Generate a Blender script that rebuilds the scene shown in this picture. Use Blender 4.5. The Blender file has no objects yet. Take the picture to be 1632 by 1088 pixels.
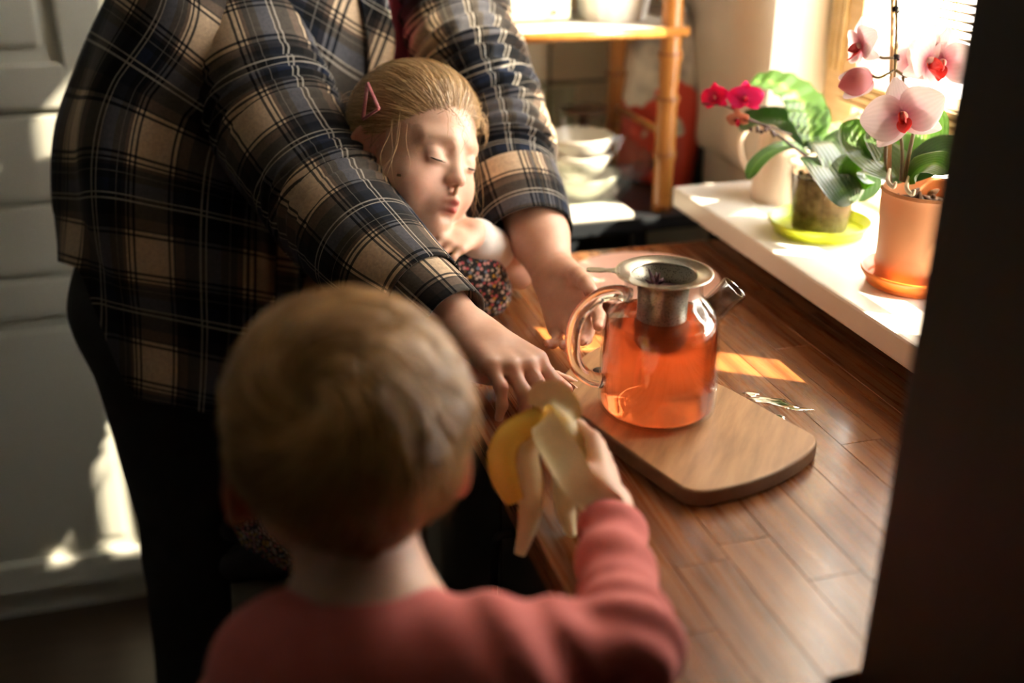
import bpy, bmesh, math, random
import numpy as np
from mathutils import Vector, Matrix, noise as mnoise
random.seed(7); RNG = np.random.default_rng(7)
SC = bpy.context.scene; COL = SC.collection
PI = math.pi
# ------------------------------------------------------------------ camera
CAMZ = 1.415; FPX = 1750.0; PITCH = math.radians(24); YAW = math.radians(16)
cam_d = bpy.data.cameras.new('camera'); cam = bpy.data.objects.new('camera', cam_d); COL.objects.link(cam)
cam.location = (0, 0, CAMZ); cam.rotation_euler = (PI/2 - PITCH, 0, -YAW)
cam_d.sensor_width = 36.0; cam_d.lens = FPX/1632*36.0; cam_d.clip_start = 0.01
cam_d.dof.use_dof = True; cam_d.dof.focus_distance = 1.20; cam_d.dof.aperture_fstop = 1.8
SC.camera = cam
# ------------------------------------------------------------------ world, sun, exposure
w = bpy.data.worlds.new('sky'); SC.world = w; w.use_nodes = True
bg = w.node_tree.nodes['Background']; bg.inputs[0].default_value = (1.0, 0.95, 0.87, 1); bg.inputs[1].default_value = 18.0
sun_d = bpy.data.lights.new('sun', 'SUN'); sun = bpy.data.objects.new('sun', sun_d); COL.objects.link(sun)
sun_d.energy = 34.0; sun_d.angle = math.radians(0.6); sun_d.color = (1.0, 0.83, 0.60)
SUN_EL = math.radians(40); SUN_TO = Vector((-0.82, 0.574, 0)).normalized()
sdir = Vector((SUN_TO.x*math.cos(SUN_EL), SUN_TO.y*math.cos(SUN_EL), -math.sin(SUN_EL)))
sun.rotation_euler = sdir.to_track_quat('-Z', 'Y').to_euler(); sun.location = -sdir*6 + Vector((.4, 1.1, .9))
SC.view_settings.view_transform = 'Standard'; SC.view_settings.look = 'None'
SC.view_settings.gamma = 1.0; SC.view_settings.use_curve_mapping = False
SC.view_settings.exposure = 0.34
# ------------------------------------------------------------------ points measured from the camera
_h = np.array([math.sin(YAW), math.cos(YAW), 0.0]); RT = np.array([math.cos(YAW), -math.sin(YAW), 0.0])
FW = _h*math.cos(PITCH) - np.array([0, 0, 1.0])*math.sin(PITCH); UP = _h*math.sin(PITCH) + np.array([0, 0, 1.0])*math.cos(PITCH)
CP = np.array([0, 0, CAMZ])
def ray(px, py): return FW + RT*((px-816)/FPX) - UP*((py-544)/FPX)
def D(px, py, d): return CP + ray(px, py)*d
def onZ(px, py, z): v = ray(px, py); return CP + v*((z-CAMZ)/v[2])
def onY(px, py, y): v = ray(px, py); return CP + v*(y/v[1])
V = lambda *a: np.array(a, float)
def nrm(v): v = np.asarray(v, float); return v/np.linalg.norm(v)
ZC = 0.86
# ------------------------------------------------------------------ materials
def mat(name, col=(.8,.8,.8), rough=.5, **kw):
    m = bpy.data.materials.new(name); m.use_nodes = True
    b = m.node_tree.nodes['Principled BSDF']
    b.inputs['Base Color'].default_value = (*col, 1); b.inputs['Roughness'].default_value = rough
    for k, v in kw.items():
        b.inputs[k].default_value = v
    return m
def N(m, t, **kw):
    n = m.node_tree.nodes.new(t)
    for k, v in kw.items(): setattr(n, k, v)
    return n
def L(m, a, b): m.node_tree.links.new(a, b)
def P(m): return m.node_tree.nodes['Principled BSDF']
def ramp(m, stops, interp='LINEAR'):
    r = N(m, 'ShaderNodeValToRGB'); e = r.color_ramp.elements; r.color_ramp.interpolation = interp
    while len(e) > 1: e.remove(e[-1])
    e[0].position = stops[0][0]; e[0].color = (*stops[0][1], 1)
    for p, c in stops[1:]:
        x = e.new(p); x.color = (*c, 1)
    return r
def math_n(m, op, a, b=None, c=None):
    n = N(m, 'ShaderNodeMath', operation=op)
    for i, v in enumerate((a, b, c)):
        if v is None: continue
        if isinstance(v, (int, float)): n.inputs[i].default_value = v
        else: L(m, v, n.inputs[i])
    return n.outputs[0]
def mixc(m, f, a, b, mode='MIX'):
    n = N(m, 'ShaderNodeMix', data_type='RGBA', blend_type=mode)
    for i, v in ((0, f), (6, a), (7, b)):
        if isinstance(v, (int, float)): n.inputs[i].default_value = v
        elif isinstance(v, tuple): n.inputs[i].default_value = (*v, 1)
        else: L(m, v, n.inputs[i])
    return n.outputs[2]
def objco(m, scale=(1,1,1), rot=(0,0,0)):
    t = N(m, 'ShaderNodeTexCoord'); mp = N(m, 'ShaderNodeMapping'); mp.inputs['Scale'].default_value = scale; mp.inputs['Rotation'].default_value = rot
    L(m, t.outputs['Object'], mp.inputs[0]); return mp.outputs[0]
def bumpn(m, h, strength=.3, dist=.002):
    b = N(m, 'ShaderNodeBump'); b.inputs['Strength'].default_value = strength; b.inputs['Distance'].default_value = dist
    L(m, h, b.inputs['Height']); L(m, b.outputs[0], P(m).inputs['Normal'])
def noise_t(m, vec, scale, detail=3, rough=.55):
    n = N(m, 'ShaderNodeTexNoise'); n.inputs['Scale'].default_value = scale; n.inputs['Detail'].default_value = detail; n.inputs['Roughness'].default_value = rough
    if vec is not None: L(m, vec, n.inputs['Vector'])
    return n.outputs[0]
def noisy(name, c1, c2, scale=20, rough=.6, bump=0, stretch=(1,1,1), **kw):
    m = mat(name, c1, rough, **kw); f = noise_t(m, objco(m, stretch), scale, 4)
    r = ramp(m, [(.3, c1), (.7, c2)]); L(m, f, r.inputs[0]); L(m, r.outputs[0], P(m).inputs['Base Color'])
    if bump: bumpn(m, f, bump)
    return m
# ------------------------------------------------------------------ objects
def tag(o, label=None, cat=None, group=None, kind=None):
    if label: o['label'] = label
    if cat: o['category'] = cat
    if group: o['group'] = group
    if kind: o['kind'] = kind
    return o
def empty(name, loc=(0,0,0), rz=0):
    o = bpy.data.objects.new(name, None); COL.objects.link(o); o.location = loc; o.rotation_euler = (0, 0, rz); o.empty_display_size = .05
    return o
def link(name, me, m=None, parent=None, world=True):
    o = bpy.data.objects.new(name, me); COL.objects.link(o)
    if m is not None and not me.materials:
        for x in (m if isinstance(m, (list, tuple)) else [m]): me.materials.append(x)
    if parent is not None:
        o.parent = parent
        if world: o.matrix_parent_inverse = parent_world(parent).inverted()
    return o
def parent_world(p):
    M = p.matrix_basis.copy()
    if p.parent: M = parent_world(p.parent) @ p.matrix_parent_inverse @ M
    return M
def mesh(name, verts, faces, m=None, parent=None, smooth=True, uv=None, world=True):
    me = bpy.data.meshes.new(name)
    me.from_pydata([tuple(map(float, v)) for v in verts], [], [tuple(map(int, f)) for f in faces]); me.update()
    if smooth: me.polygons.foreach_set('use_smooth', [True]*len(me.polygons))
    if uv is not None:
        ul = me.uv_layers.new(name='uv'); ul.data.foreach_set('uv', np.asarray(uv, np.float32).ravel())
    return link(name, me, m, parent, world)
def bmobj(name, bm, m=None, parent=None, smooth=False, bevel=0, seg=2, world=True):
    if bevel: bmesh.ops.bevel(bm, geom=list(bm.edges), offset=bevel, segments=seg, affect='EDGES', profile=.6)
    bmesh.ops.recalc_face_normals(bm, faces=bm.faces)
    me = bpy.data.meshes.new(name); bm.to_mesh(me); bm.free()
    if smooth: me.polygons.foreach_set('use_smooth', [True]*len(me.polygons))
    return link(name, me, m, parent, world)
def boxbm(x0, x1, y0, y1, z0, z1, bm=None):
    bm = bm or bmesh.new()
    vs = [bm.verts.new((x, y, z)) for z in (z0, z1) for y in (y0, y1) for x in (x0, x1)]
    for f in ((0,2,3,1), (4,5,7,6), (0,1,5,4), (2,6,7,3), (0,4,6,2), (1,3,7,5)): bm.faces.new([vs[i] for i in f])
    return bm
def box(name, x0, x1, y0, y1, z0, z1, m, parent=None, bevel=.002, seg=2):
    return bmobj(name, boxbm(x0, x1, y0, y1, z0, z1), m, parent, bevel=bevel, seg=seg)
def struct(o): o['kind'] = 'structure'; return o
def lathe_arrays(prof, n=48, c=(0,0,0), axis=None):
    vs = []; fs = []
    M = np.eye(3)
    if axis is not None:
        z = nrm(axis); x = nrm(np.cross([0.31,.9,.2], z)); y = np.cross(z, x); M = np.stack([x, y, z], 1)
    for r, z in prof:
        for k in range(n):
            a = 2*PI*k/n; vs.append(np.array(c) + M @ np.array([r*math.cos(a), r*math.sin(a), z]))
    for i in range(len(prof)-1):
        for k in range(n):
            a = i*n+k; b = i*n+(k+1) % n; fs.append((a, b, b+n, a+n))
    if prof[0][0] > 1e-6: fs.append(tuple(range(n-1, -1, -1)))
    if prof[-1][0] > 1e-6: fs.append(tuple((len(prof)-1)*n+k for k in range(n)))
    return vs, fs
def lathe(name, prof, c, m, parent=None, n=48, axis=None, closed=True):
    vs, fs = lathe_arrays(prof, n, c, axis)
    if not closed: fs = [f for f in fs if len(f) == 4]
    return mesh(name, vs, fs, m, parent)
def smoothprof(pts, n=4):
    """catmull-rom through a profile polyline"""
    p = [pts[0]] + list(pts) + [pts[-1]]; out = []
    for i in range(1, len(p)-2):
        for j in range(n):
            out.append(tuple(cat(np.array(p[i-1], float), np.array(p[i], float), np.array(p[i+1], float), np.array(p[i+2], float), j/n)))
    out.append(tuple(pts[-1])); return [(max(0, a), b) for a, b in out]
def cat(a, b, c, d, t): return .5*((2*b) + (c-a)*t + (2*a-5*b+4*c-d)*t*t + (3*b-a-3*c+d)*t**3)
def spline(keys, n):
    """resample an array of key rows (m x k) to n rows by catmull-rom"""
    K = np.asarray(keys, float); K = np.vstack([2*K[0]-K[1], K, 2*K[-1]-K[-2]]); m = len(K)-3; out = []
    for i in range(n):
        u = i/(n-1)*m; j = min(int(u), m-1); out.append(cat(K[j], K[j+1], K[j+2], K[j+3], u-j))
    return np.array(out)
def tube_arrays(path, rad, ns=8, cap=True, flat=1.0, up0=None):
    path = np.asarray(path, float); n = len(path); rad = np.broadcast_to(np.asarray(rad, float), (n,))
    T = np.gradient(path, axis=0); T /= np.linalg.norm(T, axis=1)[:, None]+1e-12
    u = np.array(up0 if up0 is not None else ([0,0,1.0] if abs(T[0][2]) < .9 else [1.0,0,0])); vs = []; fs = []
    for i in range(n):
        u = u - T[i]*(u @ T[i]); u /= np.linalg.norm(u)+1e-12; b = np.cross(T[i], u)
        for k in range(ns):
            a = 2*PI*k/ns; vs.append(path[i] + rad[i]*(flat*math.cos(a)*u + math.sin(a)*b))
    for i in range(n-1):
        for k in range(ns):
            a = i*ns+k; b2 = i*ns+(k+1) % ns; fs.append((a, b2, b2+ns, a+ns))
    if cap: fs.append(tuple(range(ns-1, -1, -1))); fs.append(tuple((n-1)*ns+k for k in range(ns)))
    return vs, fs
def tube(name, keys, rad, m, parent=None, ns=8, n=None, flat=1.0):
    K = np.asarray(keys, float); n = n or max(2, (len(K)-1)*6+1)
    r = np.asarray(rad, float)
    if len(K) > 2: Pp = spline(K, n)
    else: Pp = np.linspace(K[0], K[-1], n)
    if r.ndim: r = np.interp(np.linspace(0, 1, n), np.linspace(0, 1, len(r)), r)
    vs, fs = tube_arrays(Pp, r, ns, flat=flat); return mesh(name, vs, fs, m, parent)
class MB:
    def __init__(s): s.v = []; s.f = []
    def add(s, vf):
        o = len(s.v); s.v += list(vf[0]); s.f += [tuple(i+o for i in f) for f in vf[1]]; return s
    def build(s, name, m, parent=None, smooth=True): return mesh(name, s.v, s.f, m, parent, smooth)
# ------------------------------------------------------------------ signed-distance bodies (one continuous skin each)
def smin(a, b, k):
    h = np.maximum(k-np.abs(a-b), 0)/k; return np.minimum(a, b)-h*h*k*.25
class Body:
    def __init__(s): s.p = []
    def cap(s, a, b, ra, rb=None, k=.02, sub=False):
        s.p.append(('c', np.array(a, float), np.array(b, float), ra, ra if rb is None else rb, k, sub)); return s
    def ell(s, c, r, R=None, k=.02, sub=False):
        s.p.append(('e', np.array(c, float), np.array(r, float), np.eye(3) if R is None else R, None, k, sub)); return s
    def plane(s, pt, n, k=.004):      # keep the side that n points to
        s.p.append(('p', np.array(pt, float), nrm(n), 0, None, k, True)); return s
    def boxcut(s, c, hs, k=.006):
        s.p.append(('b', np.array(c, float), np.array(hs, float), 0, None, k, True)); return s
    def xf(s, M, o, sc=1.0):
        """append copies of the primitives moved by rotation M, scale, offset"""
        q = Body()
        for t in s.p:
            if t[0] == 'c': q.p.append(('c', M@t[1]*sc+o, M@t[2]*sc+o, t[3]*sc, t[4]*sc, t[5]*sc, t[6]))
            else: q.p.append(('e', M@t[1]*sc+o, t[2]*sc, M@t[3], None, t[5]*sc, t[6]))
        return q
    @staticmethod
    def prim(t, X):
        if t[0] == 'c':
            ab = t[2]-t[1]; L2 = ab@ab+1e-12; u = np.clip(((X-t[1])@ab)/L2, 0, 1)
            return np.linalg.norm(X-t[1]-u[:, None]*ab, axis=1)-(t[3]+(t[4]-t[3])*u)
        if t[0] == 'e':
            q = (X-t[1])@t[3]; k0 = np.linalg.norm(q/t[2], axis=1); k1 = np.linalg.norm(q/(t[2]**2), axis=1)+1e-9
            return np.where(k0 < 1e-3, -t[2].min(), k0*(k0-1)/k1)
        if t[0] == 'p': return (X-t[1])@t[2]
        if t[0] == 'b':
            q = np.abs(X-t[1])-t[2]; return np.linalg.norm(np.maximum(q, 0), axis=1)+np.minimum(q.max(axis=1), 0)
    def inflate(s, e):
        q = Body()
        for t in s.p:
            t = list(t)
            if t[0] == 'c': t[3] += e; t[4] += e
            else: t[2] = t[2]+e
            q.p.append(tuple(t))
        return q
    def mesh(s, h, disp=None):
        B = 8; S = B*h; lo = np.full(3, 1e9); hi = -lo
        for t in s.p:
            if t[6]: continue
            if t[0] == 'c':
                r = max(t[3], t[4]); lo = np.minimum(lo, np.minimum(t[1], t[2])-r); hi = np.maximum(hi, np.maximum(t[1], t[2])+r)
            else: r = t[2].max(); lo = np.minimum(lo, t[1]-r); hi = np.maximum(hi, t[1]+r)
        lo -= S; n = np.ceil((hi-lo+S)/S).astype(int)
        I = np.stack(np.meshgrid(*[np.arange(k) for k in n], indexing='ij'), -1).reshape(-1, 3)
        Cn = lo+(I+.5)*S; dm = np.full(len(I), 1e9)
        for t in s.p:
            if not t[6]: dm = np.minimum(dm, s.prim(t, Cn))
        act = (dm < S*1.15+.004) & (dm > -S*1.4-.02-(.05 if any(t[6] for t in s.p) else 0)); I = I[act]; Cn = Cn[act]
        g = np.arange(B+1)*h; G = np.stack(np.meshgrid(g, g, g, indexing='ij'), -1).reshape(-1, 3)
        nb = len(I); val = np.full((nb, (B+1)**3), 1e3)
        org = lo+I*S
        for t in s.p:
            c = s.prim(t, Cn)
            sel = np.where(c < S*1.2+t[5]+.004)[0]
            if t[6] and t[0] == 'p': sel = np.where(c < S*1.2+.01)[0]
            if not len(sel): continue
            X = (org[sel][:, None, :]+G[None]).reshape(-1, 3); d = s.prim(t, X).reshape(len(sel), -1)
            if t[0] == 'p': val[sel] = -smin(-val[sel], d, t[5])
            elif t[6]: val[sel] = -smin(-val[sel], d, t[5])
            else: val[sel] = smin(val[sel], d, t[5])
        if disp is not None:
            X = (org[:, None, :]+G[None]).reshape(-1, 3); val += disp(X).reshape(nb, -1)
        v = val.reshape(nb, B+1, B+1, B+1); neg = v < 0
        # surface nets
        acc = np.zeros((nb, B, B, B, 3)); cnt = np.zeros((nb, B, B, B))
        cor = [(i, j, k) for i in (0,1) for j in (0,1) for k in (0,1)]
        sl = lambda a, c: a[:, c[0]:c[0]+B, c[1]:c[1]+B, c[2]:c[2]+B]
        for a in cor:
            for ax in range(3):
                if a[ax]: continue
                b = list(a); b[ax] = 1; va = sl(v, a); vb = sl(v, b); mk = (va < 0) != (vb < 0)
                tt = np.where(mk, va/np.where(mk, va-vb, 1), 0)
                for q in range(3):
                    acc[..., q] += np.where(mk, a[q]+(tt if q == ax else 0), 0)
                cnt += mk
        cell = cnt > 0; bi, ci, cj, ck = np.where(cell)
        pos = acc[cell]/cnt[cell][:, None]; gidx = I[bi]*B+np.stack([ci, cj, ck], 1)
        verts = lo+(gidx+pos)*h
        dim = n*B+4; key = lambda g: ((g[:, 0]+1)*dim[1]+(g[:, 1]+1))*dim[2]+(g[:, 2]+1)
        kk = key(gidx); od = np.argsort(kk); ks = kk[od]
        faces = []
        for ax in range(3):
            o = [0, 0, 0]; o[ax] = 1; A = neg[:, :B, :B, :B]; Bn = neg[:, o[0]:o[0]+B, o[1]:o[1]+B, o[2]:o[2]+B]
            e = np.where(A != Bn); g0 = I[e[0]]*B+np.stack(e[1:], 1); flip = A[e]
            u, w2 = (ax+1) % 3, (ax+2) % 3; q = []
            for du, dw in ((0,0), (-1,0), (-1,-1), (0,-1)):
                g2 = g0.copy(); g2[:, u] += du; g2[:, w2] += dw; k2 = key(g2); ix = np.searchsorted(ks, k2); ix = np.minimum(ix, len(ks)-1)
                q.append(np.where(ks[ix] == k2, od[ix], -1))
            q = np.stack(q, 1); ok = (q >= 0).all(1); q = q[ok]; fl = flip[ok]
            q[~fl] = q[~fl][:, ::-1]; faces.append(q)
        F = np.vstack(faces)
        return verts, F
def np_mesh(name, verts, F, m, parent=None, col=None):
    me = bpy.data.meshes.new(name); me.vertices.add(len(verts)); me.vertices.foreach_set('co', np.asarray(verts, np.float32).ravel())
    nf, k = F.shape; me.loops.add(nf*k); me.loops.foreach_set('vertex_index', F.astype(np.int32).ravel())
    me.polygons.add(nf); me.polygons.foreach_set('loop_start', np.arange(0, nf*k, k, dtype=np.int32)); me.update(calc_edges=True); me.validate()
    me.polygons.foreach_set('use_smooth', np.ones(len(me.polygons), bool))
    if col is not None:
        a = me.color_attributes.new('tone', 'FLOAT_COLOR', 'POINT'); c = np.ones((len(verts), 4), np.float32); c[:, :3] = col; a.data.foreach_set('color', c.ravel())
    return link(name, me, m, parent)
def lap(verts, F, it=1, lam=.5):
    E = np.vstack([F[:, [i, (i+1) % F.shape[1]]] for i in range(F.shape[1])]); E = np.vstack([E, E[:, ::-1]]); v = verts.copy()
    for _ in range(it):
        s = np.zeros_like(v); c = np.zeros(len(v))
        for q in range(3): s[:, q] = np.bincount(E[:, 0], v[E[:, 1], q], len(v))
        c = np.bincount(E[:, 0], minlength=len(v)); v = np.where(c[:, None] > 0, v+lam*(s/np.maximum(c, 1)[:, None]-v), v)
    return v
def wob(X, freqs, seed=1):
    """cheap smooth noise: a sum of rotated sines, vectorised"""
    r = np.random.default_rng(seed); o = np.zeros(len(X))
    for f in freqs:
        for _ in range(3):
            k = nrm(r.normal(size=3))*f; o += np.sin(X@k+r.uniform(0, 6.28))/3
    return o/len(freqs)
# ================================================================== MATERIALS OF THE ROOM
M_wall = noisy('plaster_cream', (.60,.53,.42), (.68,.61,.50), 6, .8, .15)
M_tile = noisy('glazed_tile_cream', (.78,.68,.50), (.84,.75,.58), 4, .25)
M_grout = mat('grout_brown', (.16,.11,.07), .9)
M_white = noisy('painted_sill_white', (.80,.76,.70), (.86,.83,.78), 9, .32)
M_reveal = noisy('plaster_white', (.82,.80,.76), (.88,.86,.82), 6, .8, .1)
M_ceil = mat('ceiling_paint', (.40,.38,.34), .9)
M_floor = noisy('floor_dark_wood', (.035,.022,.014), (.06,.04,.025), 5, .4, 0, (1,12,1))
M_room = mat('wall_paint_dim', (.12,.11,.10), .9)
M_cup = noisy('cupboard_paint_greenish_white', (.74,.75,.66), (.80,.80,.72), 5, .45)
M_frame = noisy('window_frame_tan', (.62,.42,.20), (.74,.54,.30), 14, .5, 0, (1,1,8))
M_bamboo = noisy('bamboo_cane', (.27,.095,.018), (.42,.175,.038), 11, .28, .1, (3,3,.7))
M_slat = noisy('bamboo_slat', (.62,.44,.20), (.76,.60,.34), 30, .55, 0, (1,.2,1))
M_black = mat('black_metal', (.012,.014,.017), .35)
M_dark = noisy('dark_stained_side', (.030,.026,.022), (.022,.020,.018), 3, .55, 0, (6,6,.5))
M_glass = mat('clear_glass_pane', (1,1,1), .0)
def thin_glass(name, tint=(1,1,1), ior=1.45, rough=0.0):
    m = bpy.data.materials.new(name); m.use_nodes = True; nt = m.node_tree; nt.nodes.remove(P(m))
    t = N(m, 'ShaderNodeBsdfTransparent'); t.inputs[0].default_value = (*tint, 1); g = N(m, 'ShaderNodeBsdfGlossy'); g.inputs['Roughness'].default_value = rough
    f = N(m, 'ShaderNodeFresnel'); f.inputs[0].default_value = ior; x = N(m, 'ShaderNodeMixShader')
    geo = N(m, 'ShaderNodeNewGeometry'); L(m, math_n(m, 'MULTIPLY', f.outputs[0], math_n(m, 'SUBTRACT', 1.0, geo.outputs['Backfacing'])), x.inputs[0]); L(m, t.outputs[0], x.inputs[1]); L(m, g.outputs[0], x.inputs[2]); L(m, x.outputs[0], nt.nodes['Material Output'].inputs[0]); return m
M_pane = thin_glass('window_glass', (.98,.99,.99))
def wood_worktop():
    m = mat('varnished_worktop_wood', (.2,.07,.02), .26)
    t = N(m, 'ShaderNodeTexCoord'); oi = N(m, 'ShaderNodeObjectInfo')
    add = N(m, 'ShaderNodeVectorMath', operation='MULTIPLY_ADD'); cx = N(m, 'ShaderNodeCombineXYZ')
    L(m, math_n(m, 'MULTIPLY', oi.outputs['Random'], 7.0), cx.inputs[0]); L(m, math_n(m, 'MULTIPLY', oi.outputs['Random'], 31.0), cx.inputs[1])
    L(m, t.outputs['Object'], add.inputs[0]); add.inputs[1].default_value = (1,1,1); L(m, cx.outputs[0], add.inputs[2])
    mp = N(m, 'ShaderNodeMapping'); mp.inputs['Scale'].default_value = (1, .09, 1); L(m, add.outputs[0], mp.inputs[0])
    n1 = noise_t(m, mp.outputs[0], 26, 3, .5)
    # growth rings seen as long wavy bands
    wv = N(m, 'ShaderNodeTexWave', wave_type='BANDS', bands_direction='X'); wv.inputs['Scale'].default_value = 11; wv.inputs['Distortion'].default_value = 6.0; wv.inputs['Detail'].default_value = 2; wv.inputs['Detail Scale'].default_value = .7
    L(m, mp.outputs[0], wv.inputs['Vector'])
    mp2 = N(m, 'ShaderNodeMapping'); mp2.inputs['Scale'].default_value = (1, .03, 1); L(m, add.outputs[0], mp2.inputs[0])
    n2 = noise_t(m, mp2.outputs[0], 240, 2)
    f = math_n(m, 'ADD', math_n(m, 'MULTIPLY', wv.outputs[0], .30), math_n(m, 'ADD', math_n(m, 'MULTIPLY', n1, .55), math_n(m, 'MULTIPLY', n2, .20)))
    r = ramp(m, [(.18, (.085,.024,.008)), (.42, (.19,.062,.018)), (.70, (.29,.105,.030)), (.95, (.36,.145,.045))]); L(m, f, r.inputs[0])
    tone = math_n(m, 'MULTIPLY_ADD', oi.outputs['Random'], .26, .86)
    c = mixc(m, 1.0, r.outputs[0], tone, 'MULTIPLY')
    L(m, c, P(m).inputs['Base Color'])
    L(m, math_n(m, 'MULTIPLY_ADD', n2, .16, .20), P(m).inputs['Roughness'])
    bumpn(m, n2, .05, .0006)
    P(m).inputs['Coat Weight'].default_value = .12; P(m).inputs['Coat Roughness'].default_value = .12
    return m
M_top = wood_worktop()
# ================================================================== ROOM SHELL
XW = .85; YB = 2.05; WY0, WY1, WZ0, WZ1 = .720, 1.53, .905, 2.37; XG = 1.0
struct(box('floor', -1.9, 1.2, -1.3, 2.3, -.06, 0, M_floor, bevel=0))
struct(box('ceiling', -1.9, 1.2, -1.3, 2.3, 2.5, 2.56, M_ceil, bevel=0))
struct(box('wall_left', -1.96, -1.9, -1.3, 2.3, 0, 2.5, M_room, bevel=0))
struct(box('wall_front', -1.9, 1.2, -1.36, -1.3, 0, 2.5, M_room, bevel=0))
wb = struct(box('wall_back', -1.9, 1.2, YB, YB+.12, 0, 2.5, M_grout, bevel=0))
def tile_grid():
    s = .198; g = .006; base = None; x = .647-2*(s+g); 
    for i in range(6):
        for j in range(5):
            x0 = .664-.003-4*(s+g)+i*(s+g)+g/2; z0 = 1.047-2*(s+g)+j*(s+g)+g/2-.04
            if x0+s > XW+.12 or z0 < .55: continue
            x1 = min(x0+s, XW)
            if x1-x0 < .02: continue
            o = box('tile', x0, x1, YB-.012, YB+.002, z0, z0+s, M_tile, wb, bevel=.003)
tile_grid()
# right wall: pieces round the window opening, one mesh with rounded plaster edges
bm = bmesh.new()
for q in ((XW, XG+.005, WY1, YB, 0, 2.5), (XW, XG+.005, -1.3, WY0, 0, 2.5), (XW, XG+.005, WY0, WY1, 0, WZ0), (XW, XG+.005, WY0, WY1, WZ1, 2.5)): boxbm(*q, bm=bm)
def right_mat():
    m = mat('plaster_right_wall', (.6,.53,.42), .8); f = noise_t(m, objco(m), 7, 4)
    r = ramp(m, [(.3, (.62,.55,.45)), (.7, (.70,.64,.54))]); L(m, f, r.inputs[0]); L(m, r.outputs[0], P(m).inputs['Base Color']); bumpn(m, noise_t(m, objco(m), 13, 3), .5, .006); return m
M_right = right_mat()
struct(bmobj('wall_right', bm, M_right))
# swelling plaster pilaster beside the opening
pv = []; pf = []
ny, nz = 18, 40
for j in range(nz+1):
    for i in range(ny+1):
        y = WY1+(i/ny)*.30; z = .938+(1.24-.938)*j/nz
        e = 1-abs(2*j/nz-1)**10; b = .022*math.sin(PI*min(1, max(0, i/ny)))**.35*e*(1+.2*math.sin(z*31+y*17))
        pv.append((XW-.001-b, y, z))
for j in range(nz):
    for i in range(ny): a = j*(ny+1)+i; pf.append((a, a+ny+1, a+ny+2, a+1))
pl = mesh('trim_1', pv, pf, M_right); struct(pl)
# sill
sill = struct(box('trim_2', .707, XG-.02, .46, 1.545, .903, .935, M_white, bevel=.004))
# window: frame, mullion, glass, outer ledge
win = struct(empty('window_1', (XG-.03, (WY0+WY1)/2, WZ0)))
def wbx(n, y0, y1, z0, z1, x0=XG-.055, x1=XG, m=M_frame, bev=.004): return box(n, x0, x1, y0, y1, z0, z1, m, win, bevel=bev)
ZTR = 1.065
wbx('window_frame', WY0, WY0+.015, WZ0+.03, WZ1); wbx('window_frame', WY1-.085, WY1, WZ0+.03, WZ1)
wbx('window_frame', WY0+.015, WY1-.05, WZ0+.03, WZ0+.05, m=M_white); wbx('window_frame', WY0+.015, WY1-.05, WZ1-.05, WZ1)
wbx('transom', WY0+.015, WY1-.05, ZTR, ZTR+.045)
for k in range(4): wbx('frame_moulding', WY0+.015, WY1-.05, ZTR+.003+k*.011, ZTR+.009+k*.011, XG-.061, XG-.054, M_slat, .002)
for k in range(3): wbx('frame_moulding', WY1-.048+k*.015, WY1-.040+k*.015, ZTR+.045, WZ1-.05, XG-.061, XG-.054, M_slat, .002)
wbx('mullion', 1.09, 1.12, ZTR+.045, WZ1-.05, XG-.045, XG-.008, M_white)
for y0, y1 in ((WY0+.015, 1.09), (1.12, WY1-.05)): wbx('window_pane', y0, y1, ZTR+.045, WZ1-.05, XG-.024, XG-.020, M_pane, 0)
wbx('window_pane', WY0+.015, WY1-.05, WZ0+.05, ZTR, XG-.024, XG-.020, M_pane, 0)
# bamboo roller blind hung in front of the glass
def blind(y0, y1, zb, zt, pitch, hgt, lab, x=XG-.075):
    b = empty('bamboo_blind', (x, (y0+y1)/2, zb)); tag(b, lab, 'blind')
    n = int((zt-zb)/pitch)
    first = None
    for k in range(n):
        z = zb+k*pitch
        if first is None: first = box('slat', x-.002, x+.002, y0, y1, z, z+hgt, M_slat, b, bevel=0)
        else:
            o = first.copy(); COL.objects.link(o); o.location = (0, 0, k*pitch)
    for yy in (y0+.06, (y0+y1)/2, y1-.06): tube('cord', [(x-.003, yy, zb-.01), (x-.003, yy, zt)], .0012, M_slat, b, ns=5, n=2)
    box('head_rail', x-.012, x+.012, y0, y1, zt, zt+.03, M_slat, b)
    return b
blind(.722, .7905, 1.0, WZ1-.06, .0105, .0092, 'narrowest bamboo slat blind, unseen beside the dark cupboard, added to block sun')  # unseen strip, added to keep sun off the board
blind(.7912, .8555, 1.42, WZ1-.06, .0105, .0092, 'narrow bamboo slat blind, added unseen, drawn up to leave a slot of sun')  # unseen strip, added and raised so a low band of sun passes
blind(.8562, 1.06, 1.13, WZ1-.06, .0105, .0080, 'wide bamboo slat blind half lowered in front of the bright window')
blind(1.066, 1.27, 1.19, WZ1-.06, .0105, .0030, 'open-slatted bamboo blind nearest the orchids, light showing between its slats')
# tall dark cupboard at the near end of the worktop
tc = empty('tall_cupboard', (.62, .2, 0)); tag(tc, 'tall dark cupboard side standing at the right edge of the worktop', 'cupboard')
TX, TY = .420, .545
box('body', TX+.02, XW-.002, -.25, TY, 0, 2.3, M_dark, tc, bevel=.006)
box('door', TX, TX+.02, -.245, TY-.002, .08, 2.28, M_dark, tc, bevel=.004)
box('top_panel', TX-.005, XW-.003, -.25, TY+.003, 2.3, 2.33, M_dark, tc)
hd = tube('handle', [(TX-.001, -.2, 1.0), (TX-.03, -.2, 1.02), (TX-.03, -.2, 1.16), (TX-.001, -.2, 1.18)], .006, M_black, tc)
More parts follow.
